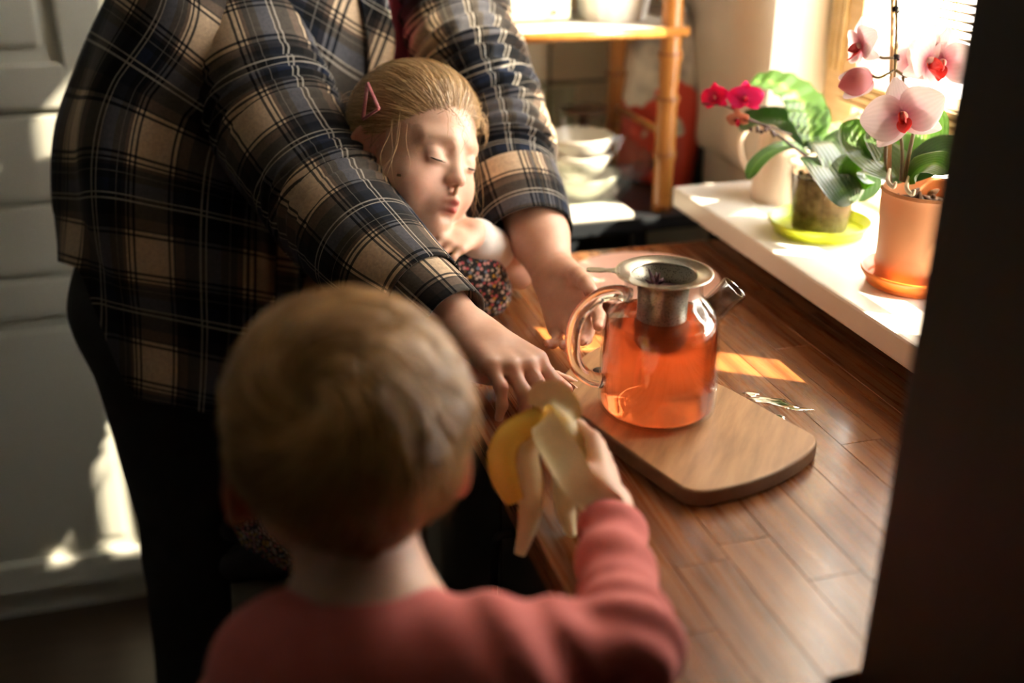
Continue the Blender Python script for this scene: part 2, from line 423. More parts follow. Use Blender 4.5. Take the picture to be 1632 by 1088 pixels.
# panelled cupboard on the left of the back wall
cb = empty('panelled_cupboard', (-.6, YB-.25, 0)); tag(cb, 'built-in greenish white cupboard with panelled doors and drawers behind the adult', 'cupboard')
YC = YB-.02
cx0, cx1 = -1.25, -.075
box('body', cx0, cx1, YC, YB-.002, .0, 2.3, M_cup, cb, bevel=.003)
def panel_door(name, x0, x1, z0, z1, rail=.075):
    y = YC-.02
    d = box(name, x0, x1, y, YC-.0005, z0, z1, M_cup, cb, bevel=.004)
    # frame members proud of a recessed panel with a raised field
    for nm, a in (('stile', (x0+.002, x0+rail, z0+.002, z1-.002)), ('stile', (x1-rail, x1-.002, z0+.002, z1-.002)), ('rail', (x0+rail, x1-rail, z0+.002, z0+rail)), ('rail', (x0+rail, x1-rail, z1-rail, z1-.002))):
        box(nm, a[0], a[1], y-.014, y+.001, a[2], a[3], M_cup, d, bevel=.004)
    box('panel', x0+rail+.03, x1-rail-.03, y-.008, y+.001, z0+rail+.03, z1-rail-.03, M_cup, d, bevel=.006)
    return d
panel_door('door', -.68, -.132, 1.018, 2.25); panel_door('door', -1.235, -.69, 1.018, 2.25)
for x0, x1 in ((-.68, -.132), (-1.235, -.69)):
    for z0, z1 in ((.862, 1.008), (.728, .852)):
        d = box('drawer', x0, x1, YC-.03, YC-.0005, z0, z1, M_cup, cb, bevel=.006)
        lathe('knob', smoothprof([(.006, 0), (.006, .012), (.015, .02), (.012, .03), (0, .032)]), ((x0+x1)/2, YC-.03, (z0+z1)/2), M_cup, d, 20, (0,-1,0))
    panel_door('door', x0, x1, .06, .718, .07)
box('plinth', cx0, cx1, YC-.012, YC, 0, .055, M_cup, cb)
# socket on the right wall
so = empty('wall_socket', (XW-.02, 1.80, 1.21)); tag(so, 'round cream wall socket high on the plaster beside the window', 'socket')
sp = onY(1115, 25, 1.76)
lathe('cover', smoothprof([(.026, 0), (.026, .006), (.022, .011), (.016, .012), (.014, .006), (0, .005)]), (XW-.002, 1.74, 1.195), M_wall, so, 32, (-1,0,0))
for dy in (-.007, .007): lathe('hole', [(.0025, .0052), (.0025, .006), (0, .006)], (XW-.002, 1.74+dy, 1.195), M_black, so, 10, (-1,0,0))
# ================================================================== WORKTOP built of glued staves
wt = empty('worktop', (.55, 1.0, ZC-.036)); tag(wt, 'long varnished reddish brown wooden worktop under the window sill', 'worktop')
CX0, CX1, CY0, CY1 = .247, .846, .44, 1.49
nrow = 12; wrow = (CX1-CX0)/nrow
for i in range(nrow):
    x0 = CX0+i*wrow; y = CY0-random.uniform(0, .25); lo_ = CY0 if x0+wrow < TX else TY+.004
    while y < CY1-.02:
        ln = random.uniform(.26, .52); y1 = min(y+ln, CY1)
        if y1 < lo_+.03: y = y1; continue
        if CY1-y1 < .08: y1 = CY1
        box('stave', x0+.0001, x0+wrow-.0001, max(y, lo_)+.0001, y1-.0001, ZC-.036, ZC, M_top, wt, bevel=.0004, seg=1); y = y1
M_base = mat('base_cabinet_dark', (.035,.03,.028), .6)
bc = empty('base_cabinet', (.56, 1.0, 0)); tag(bc, 'dark base cabinet carrying the wooden worktop', 'cabinet')
box('body', .30, CX1-.004, TY+.012, CY1-.01, .08, ZC-.0365, M_base, bc); box('plinth', .34, CX1-.02, TY+.02, CY1-.02, 0, .08, M_base, bc)
for k in range(2):
    y0 = TY+.02+k*.465
    d = box('door', .28, .2995, y0, y0+.455, .10, ZC-.05, M_base, bc); tube('handle', [(.279, y0+.40, .62), (.258, y0+.40, .63), (.258, y0+.40, .73), (.279, y0+.40, .74)], .005, M_black, d)
# ================================================================== BOARD, TEAPOT, PLATE, WATER
def board_mat():
    m = mat('board_beech', (.42,.22,.10), .42); c = objco(m, (1,1,1), (0,0,math.radians(-52)))
    mp = N(m, 'ShaderNodeMapping'); mp.inputs['Scale'].default_value = (1.2,9,9); L(m, c, mp.inputs[0])
    f = noise_t(m, mp.outputs[0], 9, 5, .6); r = ramp(m, [(.25, (.30,.155,.068)), (.55, (.46,.26,.12)), (.8, (.55,.33,.165))]); L(m, f, r.inputs[0])
    L(m, r.outputs[0], P(m).inputs['Base Color']); bumpn(m, f, .1, .001); return m
M_board = board_mat()
M_edge = noisy('board_edge_dark', (.20,.105,.055), (.30,.17,.09), 40, .6)  # sides of the board, darker than its top
ZB = ZC+.018
bo = [onZ(*p, ZB)[:2] for p in ((905,646),(1000,716),(1074,768),(1092,778),(1120,782),(1170,774),(1225,757),(1270,734),(1296,714),(1302,700),(1290,688),(1230,655),(1150,612),(1060,575),(985,548),(945,556),(905,588),(893,606),(894,628))]
def poly_slab(name, pts, z0, z1, m, parent=None, bevel=.003, hole=None, edge=None):
    bm = bmesh.new(); vs = [bm.verts.new((p[0], p[1], z0)) for p in pts]; f = bm.faces.new(vs)
    if f.normal.z < 0: f.normal_flip()
    r = bmesh.ops.extrude_face_region(bm, geom=[f]); bmesh.ops.translate(bm, verts=[v for v in r['geom'] if isinstance(v, bmesh.types.BMVert)], vec=(0,0,z1-z0))
    bmesh.ops.recalc_face_normals(bm, faces=bm.faces)
    if bevel:
        es = [e for e in bm.edges if abs(e.verts[0].co.z-e.verts[1].co.z) < 1e-6]
        bmesh.ops.bevel(bm, geom=es, offset=bevel, segments=3, affect='EDGES', profile=.5)
    o = bmobj(name, bm, m, parent)
    if edge:
        o.data.materials.append(edge)
        for p in o.data.polygons:
            if abs(p.normal.z) < .8: p.material_index = 1
    return o
cb2 = poly_slab('cutting_board', [tuple(p) for p in spline(np.vstack([np.array(bo), bo[0]]), 90)[:-1]], ZC+.0004, ZB, M_board, edge=M_edge)
tag(cb2, 'wooden cutting board with rounded end lying under the glass teapot', 'board')
hp = onZ(956, 590, ZB)
lathe('hang_hole', [(.0001, 0), (.008, 0), (.008, .0006), (0, .0006)], (hp[0], hp[1], ZB-.0002), M_black, cb2, 20)
# teapot -------------------------------------------------------------
TP = V(.430, .948, ZB+.0005); tx, ty, tz = TP
tp = empty('glass_teapot', tuple(TP)); tag(tp, 'clear glass teapot full of orange tea on the wooden board', 'teapot')
M_tglass = thin_glass('teapot_glass', (.95,.95,.95), 1.65)
M_solidg = mat('solid_glass', (1,1,1), 0.0, **{'Transmission Weight': 1.0, 'IOR': 1.46})
def tea_mat():
    m = bpy.data.materials.new('orange_tea'); m.use_nodes = True; nt = m.node_tree; nt.nodes.remove(P(m))
    t = N(m, 'ShaderNodeBsdfTransparent'); t.inputs[0].default_value = (1.0,.46,.26,1)
    r = N(m, 'ShaderNodeBsdfRefraction'); r.inputs['Color'].default_value = (1.0,.50,.29,1); r.inputs['IOR'].default_value = 1.33; r.inputs['Roughness'].default_value = .0
    g = N(m, 'ShaderNodeBsdfGlossy'); g.inputs['Roughness'].default_value = 0.02; f = N(m, 'ShaderNodeFresnel'); f.inputs[0].default_value = 1.2
    tr = N(m, 'ShaderNodeBsdfTranslucent'); tr.inputs[0].default_value = (1.0,.38,.16,1)
    a = N(m, 'ShaderNodeMixShader'); a.inputs[0].default_value = .55; L(m, t.outputs[0], a.inputs[1]); L(m, r.outputs[0], a.inputs[2])
    d = N(m, 'ShaderNodeMixShader'); d.inputs[0].default_value = .30; L(m, a.outputs[0], d.inputs[1]); L(m, tr.outputs[0], d.inputs[2])
    b = N(m, 'ShaderNodeMixShader'); L(m, f.outputs[0], b.inputs[0]); L(m, d.outputs[0], b.inputs[1]); L(m, g.outputs[0], b.inputs[2])
    L(m, b.outputs[0], nt.nodes['Material Output'].inputs[0]); return m
M_tea = tea_mat()
M_steel = noisy('brushed_strainer_steel', (.55,.54,.47), (.64,.63,.56), 60, .24, .05, Metallic=1.0)
def mesh_steel():
    m = mat('strainer_mesh_steel', (.42,.40,.32), .38, Metallic=.9); c = objco(m)
    v = N(m, 'ShaderNodeTexVoronoi'); v.inputs['Scale'].default_value = 520; L(m, c, v.inputs[0])
    r = ramp(m, [(.18, (.05,.045,.04)), (.34, (.45,.42,.34))]); L(m, v.outputs[0], r.inputs[0]); L(m, r.outputs[0], P(m).inputs['Base Color']); return m
M_mesh = mesh_steel()
RB = .0615
outer = smoothprof([(0, .004), (.030, .003), (.052, .002), (.0595, .006), (RB, .014), (RB-.0002, .045), (RB-.001, .075), (RB-.003, .098), (.0535, .112), (.047, .121), (.0415, .128), (.0395, .136), (.0395, .150)], 4)
lathe('glass_body', outer, TP, M_tglass, tp, 72, closed=False)
lathe('glass_lining', [(max(0, r-.0022), z+.0018) for r, z in outer[3:]], TP, M_tglass, tp, 72, closed=False)
ti = [(max(0, r-.0027), z+.0024) for r, z in outer if z < .104]; ti = [(0, .0068)]+[p for p in ti if p[0] > .001]; zl = ti[-1][1]; ti += [(ti[-1][0]-.001, zl+.0006), (0, zl+.0006)]
lathe('tea', ti, TP, M_tea, tp, 72)
# handle and spout lie along directions across the pot
hd_ = nrm(-RT*1.0-_h*.25); sd_ = nrm(RT*.93+_h*.38); Zv = V(0,0,1)
hk = [TP+hd_*a+Zv*b for a, b in ((.036, .132), (.050, .137), (.070, .133), (.088, .115), (.094, .090), (.089, .062), (.076, .046), (.061, .040))]
tube('handle', hk, [.0085,.0075,.0075,.0075,.0075,.0075,.0075,.008], M_solidg, tp, 16, n=60)
s0 = TP+sd_*.049+Zv*.094; s1 = TP+sd_*.085+Zv*.124; sn = nrm(s1-s0)
def spout():
    b = MB(); n = 28; pr = [(.0165, -.004), (.0155, .012), (.0150, .032), (.0155, .047), (.0148, .0478), (.0128, .046), (.0125, .03), (.0125, 0)]
    b.add(lathe_arrays(pr, n, s0, sn)); b.f = [f for f in b.f if len(f) == 4]; return b.build('spout', thin_glass('spout_glass', (.88,.87,.86), 1.8, .04), tp)
spout()
# strainer: a thing of its own hanging in the neck
stn = empty('tea_strainer', (tx, ty, tz+.150)); tag(stn, 'steel mesh tea strainer with flat rim hanging in the teapot neck', 'strainer')
lathe('rim', [(.0325, .1502), (.0335, .1512), (.048, .1530), (.0492, .1536), (.0488, .1546), (.047, .1540), (.0340, .1524), (.0318, .1505), (.0325, .1502)], TP, M_steel, stn, 64, closed=False)
lathe('basket', smoothprof([(.0325, .1505), (.0300, .146), (.0262, .138), (.0255, .120), (.0255, .100)], 3), TP, M_mesh, stn, 48, closed=False)
lathe('basket_cup', [(.0255, .102), (.0275, .101), (.0278, .097), (.0275, .081), (.0255, .0765), (0, .076)], TP, mat('strainer_cup_steel', (.30,.27,.22), .3, Metallic=1.0), stn, 48, closed=False)
tb = V(*TP)+Zv*.1536; tdir = nrm(-RT*.98+_h*.10); tsd = np.cross(Zv, tdir)
tabp = [tb+tdir*a+tsd*b for a, b in ((.044,.010),(.052,.0052),(.058,.0042),(.064,.0065),(.074,.0062),(.0775,.0045),(.0775,-.0045),(.074,-.0062),(.064,-.0065),(.058,-.0042),(.052,-.0052),(.044,-.010))]
poly_slab('tab', [(p[0], p[1]) for p in tabp], tb[2]-.0006, tb[2]+.0008, M_steel, stn, bevel=.0003)
M_leaf_dry = noisy('dried_hibiscus', (.10,.012,.03), (.03,.006,.015), 300, .7)
M_infus = mat('wet_tea_leaves', (.035,.01,.012), .35)
lathe('tea_leaves', [(0, .1365), (.010, .138), (.018, .1355), (.0250, .1335), (.0250, .127), (0, .127)], TP, M_infus, stn, 24)
hb = MB(); c0 = TP+V(-.010, -.002, .1375)
for k in range(7):
    a = k*.9+.3; t2 = V(math.cos(a)*.010, math.sin(a)*.008, .010+.005*(k % 3)); hb.add(tube_arrays([c0, c0+t2*.5+V(0,0,.002), c0+t2], [.0026,.0022,.0006], 6))
tag(hb.build('dried_flower', M_leaf_dry, None), 'dark red dried flower sticking up in the tea strainer', 'flower')
# plate --------------------------------------------------------------
M_plate = noisy('pink_glaze', (.70,.40,.32), (.74,.45,.36), 5, .38)
pl_ = lathe('pink_plate', smoothprof([(.0001, .006), (.06, .006), (.074, .008), (.096, .0165), (.104, .019), (.1055, .0178), (.100, .0145), (.076, .004), (.066, .001), (.0001, .001)], 3), (.566, 1.316, ZC+.0003), M_plate, None, 72)
tag(pl_, 'flat pink dinner plate on the worktop behind the teapot', 'plate')
# spilt water --------------------------------------------------------
M_water = bpy.data.materials.new('spilt_water'); M_water.use_nodes = True
_t = N(M_water, 'ShaderNodeBsdfTransparent'); _t.inputs[0].default_value = (.80,.72,.66,1); _g = N(M_water, 'ShaderNodeBsdfGlossy'); _g.inputs['Roughness'].default_value = .01
_f = N(M_water, 'ShaderNodeFresnel'); _f.inputs[0].default_value = 1.4; _x = N(M_water, 'ShaderNodeMixShader')
L(M_water, _f.outputs[0], _x.inputs[0]); L(M_water, _t.outputs[0], _x.inputs[1]); L(M_water, _g.outputs[0], _x.inputs[2]); M_water.node_tree.nodes.remove(P(M_water)); L(M_water, _x.outputs[0], M_water.node_tree.nodes['Material Output'].inputs[0])
def puddle(px, py, rx, ry, rot, seed, lab):
    c = onZ(px, py, ZC+.0003); r = random.Random(seed); n = 40; vs = []; fs = []
    ph = [r.uniform(0, 6.28) for _ in range(5)]
    for j, (q, z) in enumerate(((0, .0007), (.55, .0007), (.86, .0006), (.96, .0003), (1.0, 0))):
        for k in range(n):
            a = 2*PI*k/n; w_ = 1+.22*math.sin(2*a+ph[0])+.17*math.sin(3*a+ph[1])+.10*math.sin(5*a+ph[2])+.05*math.sin(9*a+ph[3])
            x, y = q*rx*w_*math.cos(a), q*ry*w_*math.sin(a); vs.append((c[0]+x*math.cos(rot)-y*math.sin(rot), c[1]+x*math.sin(rot)+y*math.cos(rot), c[2]+z))
    for j in range(4):
        for k in range(n): a = j*n+k; b = j*n+(k+1) % n; fs.append((a, b, b+n, a+n))
    fs.append(tuple(range(n)))
    tag(mesh('water_puddle', vs, fs, M_water), lab, 'puddle', 'water spilt on the worktop')
puddle(1232, 640, .022, .012, -.7, 3, 'largest clear water puddle beside the cutting board')
puddle(1272, 652, .013, .0045, -.4, 4, 'thin streak of water right of the largest puddle')
puddle(1242, 664, .008, .004, -.9, 5, 'small drop of water just in front of the largest puddle')
puddle(1196, 628, .010, .005, -.7, 6, 'small water patch behind the board edge, left of the largest puddle')
# ================================================================== RACK AND BAMBOO SHELF AT THE BACK
rk = empty('black_metal_stand', (.55, 1.8, 0)); tag(rk, 'low black metal stand at the far end of the worktop under the bamboo shelf', 'stand')
RX0, RX1, RY0, RY1, RZ = .40, .836, 1.60, 2.02, .868
for z, nm in ((RZ, 'top_shelf'), (.70, 'lower_shelf')): box(nm, RX0, RX1, RY0-.09 if z < .8 else RY0, RY1, z-.012, z, M_black, rk)
for x in (RX0+.012, .56, .68, RX1-.012):
    for y in (RY0+.012, RY1-.012): box('leg', x-.011, x+.011, y-.011, y+.011, 0, RZ-.012, M_black, rk)
box('front_rail', RX0, RX1, RY0-.006, RY0, RZ-.022, RZ+.002, M_black, rk)
M_teal = mat('teal_enamel', (.03,.16,.18), .3)
tbw = lathe('teal_bowl', smoothprof([(0, .004), (.035, .002), (.05, .02), (.062, .06), (.060, .0605), (.047, .022), (.03, .008), (0, .007)], 3), (.585, 1.575, .701), M_teal, None, 40)
tag(tbw, 'dark teal bowl on the shadowed lower shelf of the black stand', 'bowl')
bs = empty('bamboo_shelf', (.6, 1.75, RZ)); tag(bs, 'two-tier bamboo cane shelf with white boards beside the window', 'shelf')
SX0, SX1, SY0, SY1 = .432, .728, 1.632, 1.86
def pole(x, y, z0, z1, r=.0165):
    b = []; z = z0
    zs = [z0]; nodes = [.965, 1.055, 1.125, 1.30, 1.45]
    for q in np.linspace(z0, z1, 60):
        rr = r*(1+.05*math.sin(q*40))
        for nd in nodes: rr += r*.22*math.exp(-((q-nd)/.006)**2)-r*.10*math.exp(-((q-nd-.012)/.006)**2)
        b.append((rr, q))
    o = lathe('pole', b, (x, y, 0), M_bamboo, bs, 20); 
    for nd in nodes: lathe('ring', [(r*1.16, nd-.0028), (r*1.26, nd), (r*1.16, nd+.0028)], (x, y, 0), M_ring, o, 20, closed=False)
M_ring = mat('cane_node_dark', (.20,.07,.015), .4)
for x in (SX0, SX1):
    for y in (SY0, SY1): pole(x, y, RZ, 1.55)
M_board_w = noisy('shelf_board_white', (.60,.57,.51), (.66,.63,.57), 7, .35)
ZT = 1.168
box('shelf_board', SX0-.018, SX1+.022, SY0-.012, SY1+.012, ZT-.012, ZT, M_board_w, bs, bevel=.003)
lip = tube('shelf_edge', [(SX0-.018, SY0-.013, ZT-.008), (SX1+.022, SY0-.013, ZT-.008)], .0078, M_bamboo, bs, 12, n=2)
tube('rail', [(SX1, SY0, .965+.03), (SX1, SY1, .965+.03)], .006, M_bamboo, bs, 10, n=2); tube('rail', [(SX0, SY0, .995), (SX0, SY1, .995)], .006, M_bamboo, bs, 10, n=2)
tube('rail', [(SX1, SY0, ZT+.05), (SX1, SY1, ZT+.05)], .006, M_bamboo, bs, 10, n=2)
# on the lower level
tr = box('white_tray', .46, .666, 1.602, 1.84, RZ+.0005, RZ+.010, M_board_w, None, bevel=.003); tag(tr, 'flat white tray under the glass dish and bowls', 'tray')
M_gl2 = thin_glass('dish_glass', (.90,.94,.91), 1.5)
def square_dish():
    b = MB(); c = V(.603, 1.705, RZ+.0105); rows = []
    for hw, z in ((.062, 0), (.064, .004), (.118, .074), (.1195, .0765), (.1165, .0765), (.0615, .0065), (.058, .004)):
        rows.append([c+V(hw*sx*1.0, hw*sy*.72, z+(.006 if abs(sx)+abs(sy) > 1.5 and z > .05 else 0)) for sx, sy in ((-1,-1),(0,-1.0),(1,-1),(1,0),(1,1),(0,1),(-1,1),(-1,0))])
    vs = [p for r in rows for p in r]; fs = []
    for i in range(len(rows)-1):
        for k in range(8): a = i*8+k; q = i*8+(k+1) % 8; fs.append((a, q, q+8, a+8))
    fs.append(tuple(range(7, -1, -1))); fs.append(tuple(48+k for k in range(8)))
    return mesh('glass_dish', vs, fs, M_gl2, None, smooth=False)
tag(square_dish(), 'square flared clear glass dish holding the stacked white bowls', 'dish')
M_china = mat('white_china', (.50,.475,.42), .22)
bprof = smoothprof([(0, .002), (.024, 0), (.028, .003), (.034, .010), (.048, .022), (.0565, .040), (.0575, .047), (.0560, .0475), (.0535, .040), (.045, .024), (.030, .010), (0, .007)], 4)
wprof = smoothprof([(0, .002), (.03, 0), (.036, .004), (.050, .014), (.064, .032), (.0665, .038), (.0650, .0385), (.060, .032), (.046, .016), (0, .008)], 4)
bc0 = V(.604, 1.705, RZ+.0175)
for i, (pr, z, dx, lab) in enumerate(((wprof, 0, .006, 'wider flared white bowl at the bottom of the stack in the glass dish'), (bprof, .026, 0, 'middle white bowl of the stack in the glass dish'), (bprof, .054, .001, 'topmost white bowl of the stack, open to the light'))):
    tag(lathe('white_bowl', pr, bc0+V(dx, 0, z), M_china, None, 56), lab, 'bowl', 'white bowls stacked in the glass dish')
M_drk = noisy('dark_turned_wood', (.06,.025,.012), (.10,.045,.02), 20, .4)
st = lathe('wooden_stand', smoothprof([(0, 0), (.028, 0), (.03, .006), (.014, .016), (.010, .05), (.015, .075), (.009, .10), (.012, .118), (.040, .124), (.042, .129), (.038, .131), (0, .131)], 3), (.648, 1.805, RZ+.0105), M_drk, None, 36)
tag(st, 'dark turned wood stand with round top behind the bowls', 'stand')
gt = lathe('glass_tumbler', [(0, .003), (.028, .001), (.030, .004), (.034, .17), (.0325, .17), (.0285, .009), (0, .008)], (.600, 1.815, RZ+.0105), M_gl2, None, 40); tag(gt, 'tall clear glass tumbler standing behind the plaid sleeve', 'glass')
# upright printed bag behind the cane
def bag_mat():
    m = mat('printed_bag', (.5,.48,.45), .45); c = objco(m); s = N(m, 'ShaderNodeSeparateXYZ'); L(m, c, s.inputs[0])
    nz_ = noise_t(m, c, 13, 2, .5); n2 = noise_t(m, objco(m, (1,1,1.0), (.5,.2,1)), 21, 1)
    grey = ramp(m, [(.40, (.78,.74,.68)), (.50, (.62,.59,.54)), (.62, (.28,.26,.25))]); L(m, nz_, grey.inputs[0])
    hgt = math_n(m, 'SUBTRACT', s.outputs[2], .99); f = math_n(m, 'SUBTRACT', math_n(m, 'MULTIPLY', n2, .34), math_n(m, 'MULTIPLY', hgt, 1.0))
    rr = ramp(m, [(.135, (0,0,0)), (.15, (1,1,1))]); L(m, f, rr.inputs[0])
    L(m, mixc(m, rr.outputs[0], grey.outputs[0], (.62,.055,.03)), P(m).inputs['Base Color']); return m
def bag():
    n, mm = 25, 21; vs = []; fs = []
    cx, cy, z0, H, W, T = .785, 1.805, RZ+.004, .305, .085, .030
    for j in range(n):
        t = j/(n-1)
        for k in range(28):
            a = 2*PI*k/28; wd = W*(1-.02*t-.30*max(0, t-.62)**2/.144*1.6)*(.9+.1*math.sin(PI*min(1, t*1.6)))
            th = T*(1-.75*t**2.2)+.004
            c_, s_ = math.cos(a), math.sin(a); e = .65
            x = wd*math.copysign(abs(c_)**e, c_); y = th*math.copysign(abs(s_)**e, s_)
            y += .003*math.sin(13*t+2*k)+.012*t; vs.append((cx+x*.51+y*.86, cy-x*.86+y*.51, z0+H*t))
    for j in range(n-1):
        for k in range(28): a = j*28+k; b = j*28+(k+1) % 28; fs.append((a, b, b+28, a+28))
    fs.append(tuple(range(27, -1, -1))); fs.append(tuple((n-1)*28+k for k in range(28)))
    o = mesh('printed_bag', vs, fs, bag_mat()); tag(o, 'upright grey bag with red printed shapes behind the bamboo pole', 'bag'); return o
bag()
tag(box('black_tray', .839, .848, 1.73, 1.90, RZ+.001, 1.17, M_black, None, bevel=.003), 'thin black tray upright against the plaster wall beside the printed bag', 'tray')
# on the upper board
M_sage = mat('sage_enamel', (.40,.40,.29), .35)
bxs = empty('bread_box', (.52, 1.77, ZT)); tag(bxs, 'sage green metal bread box on the upper shelf board', 'box')
box('body', .440, .585, 1.70, 1.85, ZT+.004, ZT+.16, M_sage, bxs, bevel=.008, seg=3); box('foot_rail', .444, .58, 1.703, 1.847, ZT+.0003, ZT+.005, M_black, bxs)
box('lid', .438, .587, 1.698, 1.852, ZT+.11, ZT+.165, M_sage, bxs, bevel=.008)
lathe('knob', smoothprof([(.003, 0), (.003, .004), (.0045, .007), (0, .009)]), (.555, 1.70, ZT+.018), M_drk, bxs, 16, (0,-1,0))
M_potw = mat('white_ribbed_china', (.74,.72,.66), .3)
def ribbed_pot():
    vs = []; fs = []; n = 96; pr = smoothprof([(.0, .0), (.050, 0), (.054, .004), (.062, .05), (.070, .105), (.067, .106), (.058, .06), (.048, .008), (0, .006)], 3)
    for r, z in pr:
        for k in range(n): a = 2*PI*k/n; q = r*(1+.012*math.cos(16*a)) if r > .045 else r; vs.append((.668+q*math.cos(a), 1.735+q*math.sin(a), ZT+.0003+z))
    for i in range(len(pr)-1):
        for k in range(n): a = i*n+k; b = i*n+(k+1) % n; fs.append((a, b, b+n, a+n))
    return tag(mesh('ribbed_pot', vs, fs, M_potw), 'white ribbed pot on the upper shelf board beside the bread box', 'pot')
ribbed_pot()
# ================================================================== SILL: WATERING CAN AND TWO ORCHIDS
ZS = .935
M_can = noisy('cream_pink_enamel', (.72,.55,.43), (.76,.60,.48), 6, .4)
wc = empty('watering_can', (.835, 1.44, ZS)); tag(wc, 'cream pink watering can at the far end of the sill', 'watering can')
wcC = V(.838, 1.437, ZS+.0004)
lathe('body', smoothprof([(0, .001), (.040, 0), (.046, .005), (.046, .03), (.042, .075), (.0385, .112), (.0375, .118), (.036, .117), (.040, .075), (.043, .02), (0, .006)], 4), wcC, M_can, wc, 48)
sdw = nrm(V(.93, -.30, 0))
tube('spout', [wcC+sdw*.040+V(0,0,.05), wcC+sdw*.062+V(0,0,.075), wcC+sdw*.085+V(0,0,.108), wcC+sdw*.105+V(0,0,.128)], [.012,.011,.0095,.010], M_can, wc, 16)
tube('handle', [wcC-sdw*.036+V(0,.0,.108), wcC-sdw*.056+V(0,0,.112), wcC-sdw*.070+V(0,0,.085), wcC-sdw*.060+V(0,0,.050), wcC-sdw*.044+V(0,0,.040)], .0045, M_can, wc, 10)
M_soil = noisy('orchid_bark', (.035,.018,.01), (.10,.055,.03), 120, .9, 1.0)
M_bark = noisy('bark_chip', (.07,.03,.015), (.16,.08,.04), 60, .8)
def leaf_mat(name, a, b, trans):
    m = mat(name, a, .33); t = N(m, 'ShaderNodeTexCoord'); s = N(m, 'ShaderNodeSeparateXYZ'); L(m, t.outputs['UV'], s.inputs[0])
    w1 = math_n(m, 'ABSOLUTE', math_n(m, 'SUBTRACT', s.outputs[0], .5)); rb = ramp(m, [(0, b), (.10, a), (.5, tuple(.8*x for x in a))]); L(m, w1, rb.inputs[0])
    sn = math_n(m, 'SINE', math_n(m, 'MULTIPLY', s.outputs[0], 70.0)); f = math_n(m, 'MULTIPLY_ADD', sn, .10, .95)
    c = mixc(m, 1.0, rb.outputs[0], f, 'MULTIPLY'); L(m, c, P(m).inputs['Base Color']); bumpn(m, sn, .15, .001)
    nt = m.node_tree; tr = N(m, 'ShaderNodeBsdfTranslucent'); tr.inputs[0].default_value = (*trans, 1); x = N(m, 'ShaderNodeMixShader'); x.inputs[0].default_value = .38
    L(m, P(m).outputs[0], x.inputs[1]); L(m, tr.outputs[0], x.inputs[2]); L(m, x.outputs[0], nt.nodes['Material Output'].inputs[0]); return m
M_leaf = leaf_mat('orchid_leaf_green', (.075,.150,.038), (.20,.34,.08), (.24,.46,.05))
M_leaf2 = leaf_mat('orchid_leaf_dark', (.055,.105,.040), (.10,.18,.06), (.10,.24,.04))
M_stem = noisy('orchid_stem_brown_green', (.10,.07,.03), (.17,.13,.05), 40, .5)
M_stemd = noisy('orchid_stem_dark', (.06,.025,.02), (.10,.045,.03), 60, .5)
M_cane = noisy('stake_bamboo', (.50,.30,.12), (.62,.42,.20), 30, .5)
def leaf(keys, width, m, parent, fold=.25, n=22, up=(0,0,1), droop_tip=.0, name='leaf', rib=0):
    """strap leaf: a thick folded blade along a spine"""
    Pp = spline(keys, n); T = np.gradient(Pp, axis=0); T /= np.linalg.norm(T, axis=1)[:, None]; k = 13; vs = []; uv = []; fs = []
    up = nrm(up); side0 = None
    for layer in (0, 1):
        for i in range(n):
            t = i/(n-1); s = np.cross(T[i], up); s = nrm(s) if np.linalg.norm(s) > 1e-3 else side0; side0 = s; nn = np.cross(s, T[i])
            wd = width*(min(1, (t*3.2+.22))**.8)*(max(0, 1-((t-.45)/.56)**4 if t > .45 else 1))**.55
            for j in range(k):
                q = 2*j/(k-1)-1; th = .0012*(1-abs(q)**2)*(1 if t < .97 else .3)
                vs.append(Pp[i]+s*q*wd*.5+nn*(fold*abs(q)*wd*.5-fold*wd*.12+(rib*math.sin(i*1.9) if rib else 0)*(1-abs(q)*.3)+(-th if layer else th))); uv.append((j/(k-1), t))
    for layer in (0, 1):
        o = layer*n*k
        for i in range(n-1):
            for j in range(k-1):
                a = o+i*k+j; f = (a, a+1, a+k+1, a+k); fs.append(f if layer == 0 else f[::-1])
    o2 = n*k
    for i in range(n-1): fs.append((i*k, i*k+k, o2+i*k+k, o2+i*k)); fs.append((i*k+k-1, o2+i*k+k-1, o2+i*k+k+k-1, i*k+k+k-1))
    for j in range(k-1): fs.append((j, o2+j, o2+j+1, j+1))
    luv = [uv[v] for f in fs for v in f]
    return mesh(name, vs, fs, m, parent, True, luv)
def petal_mat(name, centre, edge, trans):
    m = mat(name, edge, .55); t = N(m, 'ShaderNodeTexCoord'); s = N(m, 'ShaderNodeSeparateXYZ'); L(m, t.outputs['UV'], s.inputs[0])
    mid = math_n(m, 'ABSOLUTE', math_n(m, 'SUBTRACT', s.outputs[0], .5)); v = math_n(m, 'ADD', math_n(m, 'MULTIPLY', s.outputs[1], 1.0), math_n(m, 'MULTIPLY', mid, .5))
    r = ramp(m, [(.05, centre), (.34, tuple(.28*c+.72*e for c, e in zip(centre, edge))), (.65, edge)]); L(m, v, r.inputs[0])
    vein = math_n(m, 'MULTIPLY_ADD', math_n(m, 'SINE', math_n(m, 'MULTIPLY', s.outputs[0], 55.0)), .05, .96)
    L(m, mixc(m, 1.0, r.outputs[0], vein, 'MULTIPLY'), P(m).inputs['Base Color'])
    tr = N(m, 'ShaderNodeBsdfTranslucent'); L(m, mixc(m, 1.0, r.outputs[0], trans, 'MULTIPLY'), tr.inputs[0]); x = N(m, 'ShaderNodeMixShader'); x.inputs[0].default_value = .45
    L(m, P(m).outputs[0], x.inputs[1]); L(m, tr.outputs[0], x.inputs[2]); L(m, x.outputs[0], m.node_tree.nodes['Material Output'].inputs[0]); return m
M_pale = petal_mat('petal_pale_pink', (.72,.10,.28), (.93,.86,.86), (1,.97,.97))
